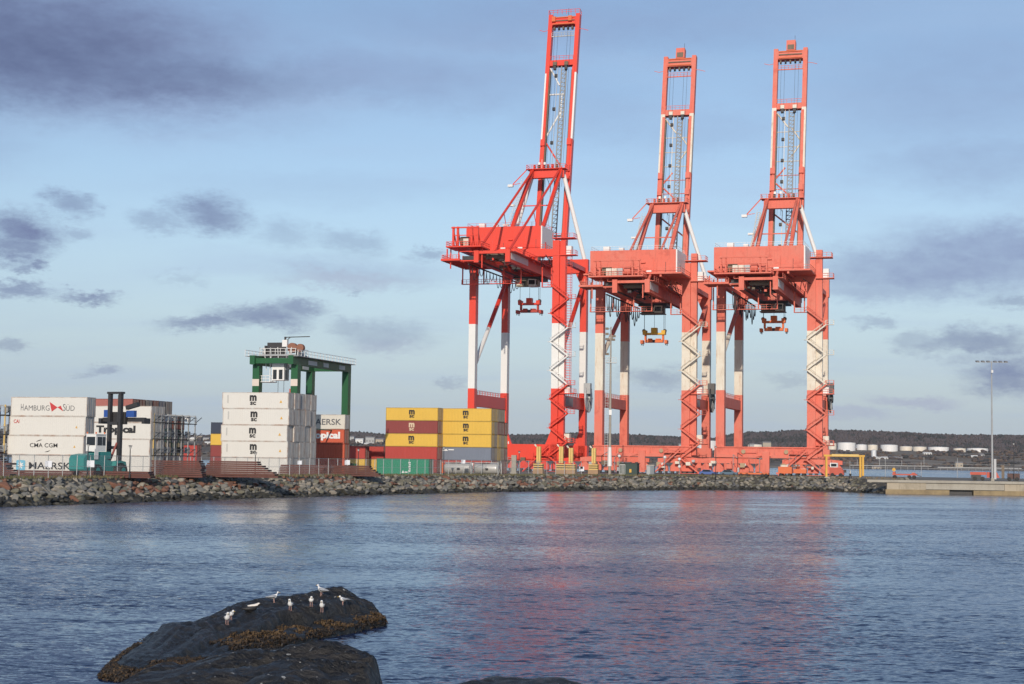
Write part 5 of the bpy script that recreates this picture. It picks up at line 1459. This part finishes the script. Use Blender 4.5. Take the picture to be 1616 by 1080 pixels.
while z < HM - 7: lad.bar((-1.15, 0, z), (-.5, 0, z), .045); z += .6
for i in range(10): lad.bar((-1.15, 0, 3 + i * 2.2), (0, 0, 3 + i * 2.2), .05)
lad.build('ladder', STEEL, sm)
MB().box(-1.0, 1.3, -.5, .5, HM - 8.3, HM - 8.15).rail([(-.95, -.45, HM - 8.15), (1.25, -.45, HM - 8.15)], step=.6).build('platform', STEEL, sm)
for x, z in ((-.9, HM - .7), (-.9, HM - 1.9), (.7, HM - 2.4), (-.8, HM - 6.5), (.6, HM - 3.2), (-.9, HM - 3.1)):
    MB().box(x - .35, x + .35, -.4, .1, z, z + .5).bar((x, 0, z + .25), (0, 0, z + .25), .1).build('lamp', BROWN, sm)
MB().bar((0, 0, HM), (0, 0, HM + 3.5), .05).build('aerial', STEEL, sm)
MB().box(-.3, .3, -.5, -.35, 13.6, 14.8).build('panel', WHITE, sm)

# ------------------------------------------------------------------ things on the quay by the cranes
STR = [PALEY, BLACK]
def pillar(px, Y, h, label):
    p = at(px, 747, Y)
    r = thing('bumper_pillar', label, 'pillar', (p.x, p.y, G), -TH, 'pale yellow pillars with black-striped bases')
    for x in (-.26, .26): MB().box(x - .22, x + .22, -.4, .4, 2.55, h).build('upright', PALEY, r)
    for i in range(3): MB().box(-1.1, 1.1, -.8, .8, 1.05 + i * .5, 1.33 + i * .5).build('ring', PALEY, r)
    for i in range(2): MB().box(-.98, .98, -.7, .7, 1.34 + i * .5, 1.54 + i * .5).build('band', BLACK, r)
    MB().box(-1.2, 1.2, -.9, .9, 0, 1.04).build('plinth', paint('plinth_tan', (.42, .27, .16), .8, .4), r)
    MB().bar((-.6, 0, h), (-1.0, 0, h + .5), .3).build('hook', CREAM, r)
pillar(850, 384, 6.3, 'pale yellow pillar with striped base standing alone before the bright red sill')
pillar(885.5, 386, 6.4, 'pale yellow pillar with striped base, first of the close pair')
pillar(901, 386, 6.1, 'pale yellow pillar with striped base, second of the close pair')
pillar(937, 392, 6.2, 'pale yellow pillar between bright and faded crane')
p = at(811, 745, 372)
MB_ = thing('concrete_block', 'upright grey concrete slab at the foot of the tallest crane', 'concrete slab', (p.x, p.y, G), -TH)
MB().box(-.55, .55, -.3, .3, 0, 4.2).build('slab', CONC, MB_); MB().box(-.7, .7, -.45, .45, -.02, .3).build('footing', CONC, MB_)
# yellow steel arch
a0, a1 = at(1304, 752, 380), at(1361, 752, 380)
d_ = (a1 - a0); Lh = Vector((d_.x, d_.y)).length
ar = thing('steel_arch', 'yellow steel arch standing at the corner of the quay', 'steel arch', (a0.x, a0.y, G), 0)
for x in (0, Lh - .5, Lh + .1):
    MB().box(x - .22, x + .22, -.25, .25, 0, 4.9).build('post', YELLOW, ar)
MB().box(-.6, Lh + .5, -.3, .3, 4.92, 5.35).build('lintel', YELLOW, ar)
MB().box(1.2, Lh - .9, -.33, .33, 5.0, 5.5).build('hoist_beam', PALEY, ar)
MB().box(-.5, .5, -.45, .45, -.02, .25).build('footing', CONC, ar)
def vehicle(px, Y, kind, label, L, m, cat, rz=-TH):
    p = at(px, 750, Y)
    r = thing(kind, label, cat, (p.x, p.y, G), rz)
    return r
# low orange trailer
r = vehicle(1408, 385, 'flat_trailer', 'low orange flat trailer with black wheels on the quay', 5.6, ORANGE, 'trailer')
ORR = paint('trailer_red', (.55, .10, .06), .6, .4)
MB().box(0, 5.6, 0, 2.3, .85, 1.15).build('bed', ORR, r)
MB().box(.1, .7, .1, 2.2, 1.16, 1.6).build('headboard', ORR, r); MB().box(4.4, 5.2, .1, 2.2, 1.16, 1.45).build('gooseneck', ORR, r)
for x in (.5, 3.8, 4.9):
    for y in (.3, 2.0): MB().wheel((x, y, .42), .42, .4, 14).build('wheel', RUBBER, r)
MB().bar((5.6, 1.1, .8), (6.6, 1.1, .6), .15).build('drawbar', DARK, r)
# red terminal tractor with black tank at the mast
r = vehicle(1531, 362, 'terminal_tractor', 'red flat-bed carrier with dark load rack beside the light mast', 8, ORR, 'carrier')
MB().box(0, 3.4, 0, 2.4, 1.3, 1.9).build('bed', ORR, r); MB().box(.2, 2.3, .05, 2.35, .35, 1.29).build('under_tank', DARK, r)
MB().loft([[(x, 0.1, z) for x, z in ((3.5, .7), (6.2, .7), (5.6, 1.9), (3.5, 1.9))], [(x, 2.3, z) for x, z in ((3.5, .7), (6.2, .7), (5.6, 1.9), (3.5, 1.9))]]).build('hood', ORR, r)
MB().box(6.6, 7.2, .3, 2.1, .6, 3.4).build('frame_post', BROWN, r); MB().box(7.8, 10.4, .2, 2.2, .5, 1.7).build('load_rack', paint('rack_brown', (.12, .07, .06), .8, .4), r)
for x in (1.0, 2.6, 4.6, 8.2, 9.8):
    for y in (.25, 2.1): MB().wheel((x, y, .46), .46, .42, 14).build('wheel', RUBBER, r)
for x in (8.0, 9.2, 10.2): MB().bar((x, .2, 1.71), (x, .2, 3.0), .1).build('stake', DARK, r)
# tractor under the third crane
r = vehicle(1309, 402, 'yard_tractor', 'faded red yard tractor with white cab top behind the yellow arch', 5, CORAL, 'tractor')
MB().loft([[(x, 0, z) for x, z in ((0, .6), (3.4, .6), (3.3, 1.7), (2.4, 2.3), (0, 2.4))], [(x, 2.3, z) for x, z in ((0, .6), (3.4, .6), (3.3, 1.7), (2.4, 2.3), (0, 2.4))]]).build('body', ORR, r)
MB().box(.1, 1.9, .2, 2.1, 2.42, 3.5).build('cab', WHITE, r); MB().box(.35, 1.7, .17, .195, 2.6, 3.3).build('window', GLASS, r)
for x in (.7, 2.7):
    for y in (.2, 2.1): MB().wheel((x, y, .52), .52, .45, 16).build('wheel', RUBBER, r)
# orange work platform
r = vehicle(1228, 392, 'work_platform', 'orange wheeled generator and platform under the third crane', 6, ORANGE, 'work machine')
MB().box(0, 3.2, 0, 2, .8, 2.4).build('engine_box', ORANGE, r); MB().box(.6, 2.2, .2, 1.8, 2.41, 2.75).build('roof', CREAM, r); MB().box(3.6, 6.6, .1, 1.9, .9, 1.9).build('platform', ORANGE, r)
for x in (.6, 2.6, 4.4, 6.0):
    for y in (.1, 1.9): MB().wheel((x, y, .45), .45, .4, 14).build('wheel', RUBBER, r)
MB().rail([(3.7, .2, 1.9), (6.5, .2, 1.9)], step=.9).build('handrail', ORANGE, r)
r = vehicle(1165, 386, 'flat_trailer', 'long low red flat trailer at the sill between the faded cranes', 7, ORR, 'trailer')
MB().box(0, 7.0, 0, 2.3, .55, .95).build('bed', ORANGE, r)
for x in (.6, 2.0, 5.6, 6.5):
    for y in (.2, 2.1): MB().wheel((x, y, .4), .4, .4, 14).build('wheel', RUBBER, r)
# small cars parked behind
def car(px, Y, m, label):
    r = vehicle(px, Y, 'parked_car', label, 4, m, 'car')
    prof = ((0, .35), (4.2, .35), (4.25, .8), (3.3, .95), (2.6, 1.45), (1.0, 1.48), (.35, .95), (0, .85))
    MB().loft([[(x, .1, z) for x, z in prof], [(x, 0, z * .98) for x, z in prof], [(x, 1.7, z * .98) for x, z in prof], [(x, 1.6, z) for x, z in prof]][1:3]).build('body', m, r)
    MB().add([(.75, -.02, .95), (2.95, -.02, .95), (2.5, -.02, 1.38), (1.05, -.02, 1.4)], [(0, 1, 2, 3)]).build('window', GLASS, r)
    for x in (.8, 3.4):
        for y in (.05, 1.65): MB().wheel((x, y, .32), .32, .22, 14).build('wheel', RUBBER, r)
car(1103, 398, paint('car_blue', (.08, .14, .36), .3, .1), 'small blue car parked between the middle and third crane')
car(1136, 400, paint('car_slate', (.10, .16, .22), .3, .1), 'slate grey car parked at the third crane left foot')
# dark hut, grey box and bits behind the fence
p = at(977, 748, 381)
r = thing('storage_hut', 'dark green hut with white gate before the middle crane sill', 'hut', (p.x, p.y, G), -TH)
MB().box(0, 4.2, 0, 2.6, 0, 2.7).build('wall', paint('hut_green', (.045, .07, .06), .7, .3), r); MB().box(-.15, 4.35, -.15, 2.75, 2.71, 2.85).build('roof', DARK, r)
gt = MB()
for x in (.2, .5, .8, 1.1, 1.4): gt.bar((x, -.12, .1), (x, -.12, 2.4), .07)
gt.bar((.2, -.12, 2.4), (1.4, -.12, 2.4), .09).bar((.2, -.12, .2), (1.4, -.12, .2), .09).build('gate', WHITE, r)
MB().box(2.4, 2.9, -.05, -.01, .6, 1.4).build('sign', YELLOW, r)
p = at(1020, 748, 381)
r = thing('equipment_cabinet', 'blue-grey metal cabinet with pale top before the middle crane', 'cabinet', (p.x, p.y, G), -TH)
MB().box(0, 1.8, 0, 1.4, 0, 2.3).build('body', paint('cab_grey', (.22, .25, .27), .6, .3), r); MB().box(-.08, 1.88, -.08, 1.48, 2.31, 2.42).build('lid', CREAM, r)
MB().box(.1, .87, -.02, -.003, .2, 2.1).build('door', STEEL, r)
for i, (px, ty, lab) in enumerate(((1049, 724, 'round lamp on thin white pole right of the grey cabinet'), (1072, 727, 'double round white lamps on a pole at the second crane'), (977, 722, 'small round lamp on a pole at the dark green hut'))):
    p = at(px, 747, 380); h = at(px, ty, 380).z - G
    r = thing('lamp_pole', lab, 'lamp pole', (p.x, p.y, G), 0)
    MB().tube((0, 0, 0), (0, 0, h), .07, 8).build('pole', STEEL, r)
    bm = bmesh.new(); bmesh.ops.create_uvsphere(bm, u_segments=12, v_segments=8, radius=.36); me = bpy.data.meshes.new('globe'); bm.to_mesh(me); bm.free(); me.materials.append(WHITE)
    link('globe', me, r, (0, 0, h + .3))
    if i == 1: link('globe', me, r, (0, -.1, h - 1.4))
p = at(1342, 754, 372)
r = thing('bollard', 'dark mooring bollard with pale tip between the yellow arch posts', 'bollard', (p.x, p.y, G), 0)
MB().tube((0, 0, 0), (0, 0, .55), .36, 12, r2=.3).tube((0, 0, .551), (0, 0, 1.1), .2, 12, r2=.3).build('body', DARK, r); MB().tube((0, 0, 1.11), (0, 0, 1.8), .1, 8, r2=.04).build('tip', CREAM, r)
p = at(1410.5, 742, 420)
r = thing('round_sign', 'round yellow sign on a thin post behind the orange trailer', 'sign', (p.x, p.y, G), 0)
MB().tube((0, 0, 0), (0, 0, 2.6), .05, 8).build('post', STEEL, r); MB().tube((0, -.06, 2.0), (0, -.1, 2.0), .45, 16).build('disc', YELLOW, r)

# ------------------------------------------------------------------ foreground rocks
from mathutils.bvhtree import BVHTree
def pick(pts, s):
    """point of a polyline given as (s, x, y)"""
    for a, b in zip(pts, pts[1:]):
        if s <= b[0]:
            t = (s - a[0]) / (b[0] - a[0])
            return Vector((a[1] + (b[1] - a[1]) * t, a[2] + (b[2] - a[2]) * t))
    return Vector(pts[-1][1:])
def ramp(pts, s):
    for a, b in zip(pts, pts[1:]):
        if s <= b[0]:
            t = max(0, (s - a[0]) / (b[0] - a[0])); t = t * t * (3 - 2 * t)
            return a[1] + (b[1] - a[1]) * t
    return pts[-1][1]
BVH = {}
def rock_material():
    m = bpy.data.materials.new('dark_shore_rock'); m.use_nodes = True
    t = NT(m.node_tree); b = t.n['Principled BSDF']
    g = t.new('ShaderNodeNewGeometry').outputs['Position']
    ang = t.new('ShaderNodeVectorRotate', rotation_type='Z_AXIS'); t.put(ang.inputs['Vector'], g); ang.inputs['Angle'].default_value = 0.34 - PI / 2 + PI
    v = t.vec('MULTIPLY', ang.outputs[0], (3.2, .5, 3.0))
    n1 = t.noise(v, 1.2, 7, .68); n2 = t.noise(g, 5.0, 6, .65)
    c = t.mix(t.remap(n1, .38, .68), (0.010, 0.009, 0.008, 1), (0.033, 0.028, 0.024, 1))
    c = t.mix(t.remap(t.noise(v, 2.5, 6, .7), .56, .74, 0, .7), c, (0.095, 0.09, 0.085, 1))
    c = t.mix(t.remap(n2, .58, .75, 0, .5), c, (0.10, 0.095, 0.085, 1))
    sp = t.remap(t.noise(g, 7.0, 2, .5), .68, .72, 0, .8)
    sz = t.new('ShaderNodeSeparateXYZ'); t.put(sz.inputs[0], g)
    c = t.mix(t.math('MULTIPLY', sp, t.remap(sz.outputs[2], .7, 1.0)), c, (0.5, 0.49, 0.46, 1))
    wet = t.remap(t.math('ADD', sz.outputs[2], t.math('MULTIPLY', n2, .4)), .35, .75, 1, 0)
    c = t.mix(wet, c, (0.012, 0.013, 0.013, 1))
    t.put(b.inputs['Base Color'], c)
    t.put(b.inputs['Roughness'], t.remap(n2, .3, .7, .28, .65))
    bn = t.new('ShaderNodeBump'); bn.inputs['Strength'].default_value = 1.0; bn.inputs['Distance'].default_value = .16
    t.put(bn.inputs['Height'], t.math('ADD', n1, t.math('MULTIPLY', n2, .5)))
    t.put(b.inputs['Normal'], bn.outputs[0])
    return m
ROCKM = rock_material()
def rock(key, backl, frontl, Hs, prof, ns, nw, seed, rough, label, terr=.0):
    """a slab of rock: s runs along it, w across it from the back waterline to the front one"""
    b = MB()
    for i in range(ns + 1):
        s = i / ns
        k, f = pick(backl, s), pick(frontl, s); H = ramp(Hs, s)
        for j in range(nw + 1):
            w = j / nw
            q = k.lerp(f, w)
            wj = w + noise.noise(Vector((s * 7, w * 2, seed))) * .07 + noise.noise(Vector((s * 19, w * 2, seed + 2))) * .025
            z = H * ramp(prof, max(0, min(1, wj)))
            along_, across = s * (k - pick(backl, 0)).length, w * (f - k).length
            n1 = noise.noise(Vector((s * 6, w * 9, seed + 4)))
            n2 = 1 - abs(noise.noise(Vector((s * 4.5, w * 20 + s * 5, seed + 6)))) * 3.2
            n3 = noise.noise(Vector((q.x * 2.2, q.y * 2.2, seed + 8))); n4 = noise.noise(Vector((q.x * 7, q.y * 7, seed + 9)))
            z += rough * min(1, H) * (n1 * .12 + n2 * .075 + n3 * .06 + n4 * .028)
            lw_ = w * 5.5 + s * 2.6 + noise.noise(Vector((s * 5, w * 3, seed + 12))) * .5
            saw = lw_ - math.floor(lw_)
            z += terr * min(1, H) * ((1 - saw) ** .5 if saw > .12 else saw / .12 * .94) * min(1, 6 * min(w, 1 - w))
            edge = min(w, 1 - w, s * 3, (1 - s) * 6)
            if edge < .04: z -= (.04 - edge) * 14
            b.v.append((q.x + n3 * .1, q.y + n4 * .06, z))
    for i in range(ns):
        for j in range(nw):
            a = i * (nw + 1) + j
            b.f.append((a, a + 1, a + nw + 2, a + nw + 1)); b.m.append(0)
    o = b.build('shore_rock', ROCKM, None, smooth=True)
    BVH[key] = BVHTree.FromPolygons([Vector(v) for v in b.v], b.f)
    return tag(o, label, 'rock')
R1B = [(0, -11.3, 46.0), (.2, -11.9, 49.8), (.45, -12.2, 55.5), (.7, -10.6, 60.5), (.9, -8.0, 64.2), (1, -5.6, 64.6)]
R1F = [(0, -10.7, 45.2), (.2, -9.0, 48.4), (.45, -7.9, 51.6), (.7, -6.3, 56.4), (.9, -4.8, 60.0), (1, -4.4, 61.6)]
R1 = rock(1, R1B, R1F,
          [(0, .10), (.25, .30), (.5, .58), (.72, .84), (.92, 1.0), (1.0, .62)],
          [(0, -.3), (.08, .35), (.24, .92), (.34, 1.0), (.55, .84), (.66, .74), (.72, .33), (.90, .22), (1, -.2)], 170, 110, 1.0, 1.5, 'long dark sloping rock in the water with gulls standing on it', .13)
R2 = rock(2, [(0, -10.6, 43.0), (.3, -8.9, 46.0), (.7, -5.6, 46.6), (.92, -3.7, 45.2), (1, -3.1, 43.6)],
          [(0, -11.0, 40.0), (.3, -9.0, 37.0), (.7, -5.2, 36.4), (.92, -3.4, 37.8), (1, -2.9, 40.0)],
          [(0, .1), (.3, .62), (.55, .98), (.8, 1.22), (.93, 1.05), (1, .1)],
          [(0, -.3), (.08, .5), (.2, .92), (.32, 1.0), (.7, .84), (.9, .5), (1, -.3)], 110, 110, 9.0, 1.4, 'smooth dark rock with grooved face in front of the gull rock', .09)
R3 = rock(3, [(0, -2.6, 40.6), (.35, -.8, 42.4), (.75, 1.6, 42.2), (1, 3.6, 40.4)], [(0, -2.6, 39.4), (.35, -.8, 36.4), (.75, 1.4, 36.6), (1, 3.6, 39.4)],
          [(0, .1), (.35, .85), (.7, .92), (1, .05)], [(0, -.3), (.12, .6), (.3, 1.0), (.7, .9), (1, -.3)], 50, 40, 5.0, .6, 'low rounded rock top just breaking the water right of the gull rock')
def hgt(key, x, y):
    r = BVH[key].ray_cast(Vector((x, y, 10)), Vector((0, 0, -1)))
    return r[0].z if r[0] else -9
def rock1(x, y): return hgt(1, x, y)

# seaweed: fronds along the waterline of the first rock
WEED = [paint('brown_weed', (.075, .044, .02), .7, .5, (.05, .03, .015), 2.0), paint('ochre_weed', (.12, .072, .03), .7, .4, (.10, .06, .02), 2.0), paint('dark_weed', (.03, .022, .014), .6, .4, None, 2.0)]
rw = random.Random(21)
wd_ = MB()
def frond(x, y, z, mi, s):
    a = rw.uniform(0, 6.28)
    for k in range(3):
        a += rw.uniform(.8, 2.2); l = s * rw.uniform(.6, 1.3); w = s * rw.uniform(.12, .3)
        dx, dy = math.cos(a), math.sin(a); px_, py_ = -dy * w, dx * w
        m_ = (x + dx * l * .5, y + dy * l * .5, z + s * rw.uniform(.15, .5))
        e = (x + dx * l, y + dy * l, z - s * rw.uniform(.0, .3))
        wd_.add([(x - px_ * .4, y - py_ * .4, z), (x + px_ * .4, y + py_ * .4, z), (m_[0] + px_, m_[1] + py_, m_[2]), (m_[0] - px_, m_[1] - py_, m_[2]), e], [(0, 1, 2, 3), (3, 2, 4)], mi)
cnt = 0
while cnt < 6500:
    s = rw.random(); w = rw.random()
    q = pick(R1B, s).lerp(pick(R1F, s), w); h = rock1(q.x, q.y)
    if h < -.15: continue
    front = w > .6
    lim = (.33 + noise.noise(Vector((q.x * .8, q.y * .8, 8))) * .25) if front and s > .42 else .06 + noise.noise(Vector((q.x * .9, q.y * .9, 8))) * .22 + (.1 if s < .35 else 0)
    if h > lim: continue
    if h < .05 and rw.random() < .5: continue
    if front and s > .45: mi = rw.choices((0, 1, 2), (3, 4, 1))[0] if h > .22 else rw.choices((0, 2), (1, 2))[0]
    else: mi = rw.choices((0, 1, 2), (2, .3, 4))[0]
    frond(q.x, q.y, h + .02, mi, rw.uniform(.07, .16)); cnt += 1
w_o = wd_.build('seaweed', WEED, R1); w_o['kind'] = 'stuff'

# ------------------------------------------------------------------ birds
GW = paint('gull_white', (.80, .79, .77), .7, .1, fine=0); GG = paint('gull_grey', (.36, .38, .41), .7, .1, fine=0); GB = paint('feather_black', (.02, .02, .022), .6, 0, fine=0)
GL = paint('pink_leg', (.50, .30, .25), .6, 0, fine=0); GY = paint('bill_yellow', (.65, .42, .06), .5, 0, fine=0)
def rings_of(secs, n=14):
    return [[(x, ry * math.cos(2 * PI * i / n), z + rz * math.sin(2 * PI * i / n)) for i in range(n)] for x, z, ry, rz in secs]
def land(px, py, fn=None):
    r = BVH[1].ray_cast(Vector((0, 0, HC)), ray(px, py).normalized())
    return r[0]
def gull(px, py, facing, label, hunch=0.0, k=1.0):
    q = land(px, py, rock1)
    if q is None:
        for e in range(1, 30):
            q = land(px, py + e, rock1)
            if q: break
    r = thing('gull', label, 'gull', (q.x, q.y, q.z - .01), facing, 'gulls on the dark rock')
    hx, hz = (.125, .385) if not hunch else (.10, .335)
    body = MB().loft(rings_of([(-.30, .205, .006, .006), (-.25, .208, .028, .016), (-.17, .215, .055, .04), (-.08, .222, .078, .068), (.0, .228, .084, .080), (.07, .25, .074, .078), (.11, .285, .055, .062), (hx - .005, (.285 + hz) / 2 + .01, .044, .046), (hx + .01, hz, .047, .046), (hx + .045, hz + .004, .036, .034), (hx + .065, hz, .014, .014)])).build('body', GW, r, smooth=True)
    MB().loft(rings_of([(hx + .06, hz - .002, .012, .012), (hx + .10, hz - .006, .009, .010), (hx + .125, hz - .016, .003, .004)], 8)).build('bill', GY, r, smooth=True)
    for s in (-1, 1):
        MB().loft([[(x, s * (y + dy), z + dz) for dy, dz in ((0, h), (.014, 0), (0, -h))] for x, y, z, h in ((.07, .066, .262, .012), (.0, .082, .245, .055), (-.1, .076, .235, .05), (-.22, .040, .225, .026), (-.33, .012, .215, .006))]).build('wing', GG, r, smooth=True)
        MB().add([(-.24, s * .035, .232), (-.24, s * .042, .212), (-.37, s * .006, .214)], [(0, 1, 2), (2, 1, 0)]).build('wing_tip', GB, r)
        lg = MB().tube((.0, s * .035, .165), (.012, s * .035, .012), .0085, 6).build('leg', GL, r)
        MB().add([(-.012, s * .035, .012), (.07, s * .035 - .03, .006), (.07, s * .035 + .03, .006), (.0, s * .035, .02)], [(0, 1, 2), (0, 3, 1), (0, 2, 3), (1, 3, 2)]).build('foot', GL, lg)
        MB().tube((hx + .03, s * .033, hz + .012), (hx + .03, s * .040, hz + .012), .007, 8).build('eye', GB, r)
    r.scale = (k, k, k)
    return r
D2 = math.radians
gull(358, 986, D2(-70), 'white gull standing in front of another at the low end of the rock', k=1.03)
gull(364, 979, D2(-40), 'white gull half hidden behind another at the low end of the rock', .5, .95)
gull(432, 951, D2(20), 'gull facing away on the skyline just right of the black and white duck', k=.95)
gull(458, 964, D2(-95), 'white gull facing the viewer, on bare rock right of the skyline gull', k=1.02)
gull(491, 957, D2(-80), 'gull facing the viewer in the middle of the three on the ridge', .6)
gull(507, 941, D2(150), 'gull with grey wing showing, standing highest on the ridge skyline', k=1.05)
gull(508, 966, D2(-90), 'white gull facing the viewer, lowest of those on the grey slab', k=1.03)
gull(541, 955, D2(205), 'crouching white gull nearest the blunt end of the rock', .8, .95)
q = land(396, 965, rock1) or Vector((-8.6, 56, 1))
e = thing('eider_duck', 'black and white duck resting on the rock between the gulls', 'duck', (q.x, q.y, q.z - .02), D2(15), None)
MB().loft(rings_of([(-.33, .12, .01, .01), (-.26, .11, .06, .04), (-.12, .12, .115, .09), (.04, .13, .125, .105), (.16, .15, .095, .1), (.21, .20, .06, .07), (.235, .25, .055, .058), (.27, .275, .052, .052), (.33, .27, .035, .034), (.39, .25, .022, .016), (.42, .24, .006, .006)])).build('body', GB, e, smooth=True)
MB().loft(rings_of([(-.12, .19, .06, .035), (0, .205, .085, .05), (.1, .21, .085, .058), (.2, .235, .07, .06), (.25, .275, .058, .048), (.3, .285, .042, .036)])).build('back_plumage', paint('duck_white', (.80, .74, .66), .7, .1, fine=0), e, smooth=True)
MB().loft(rings_of([(.245, .318, .045, .014), (.29, .322, .04, .012), (.33, .30, .02, .008)], 8)).build('crown', GB, e, smooth=True)
print('objects', len(bpy.data.objects))
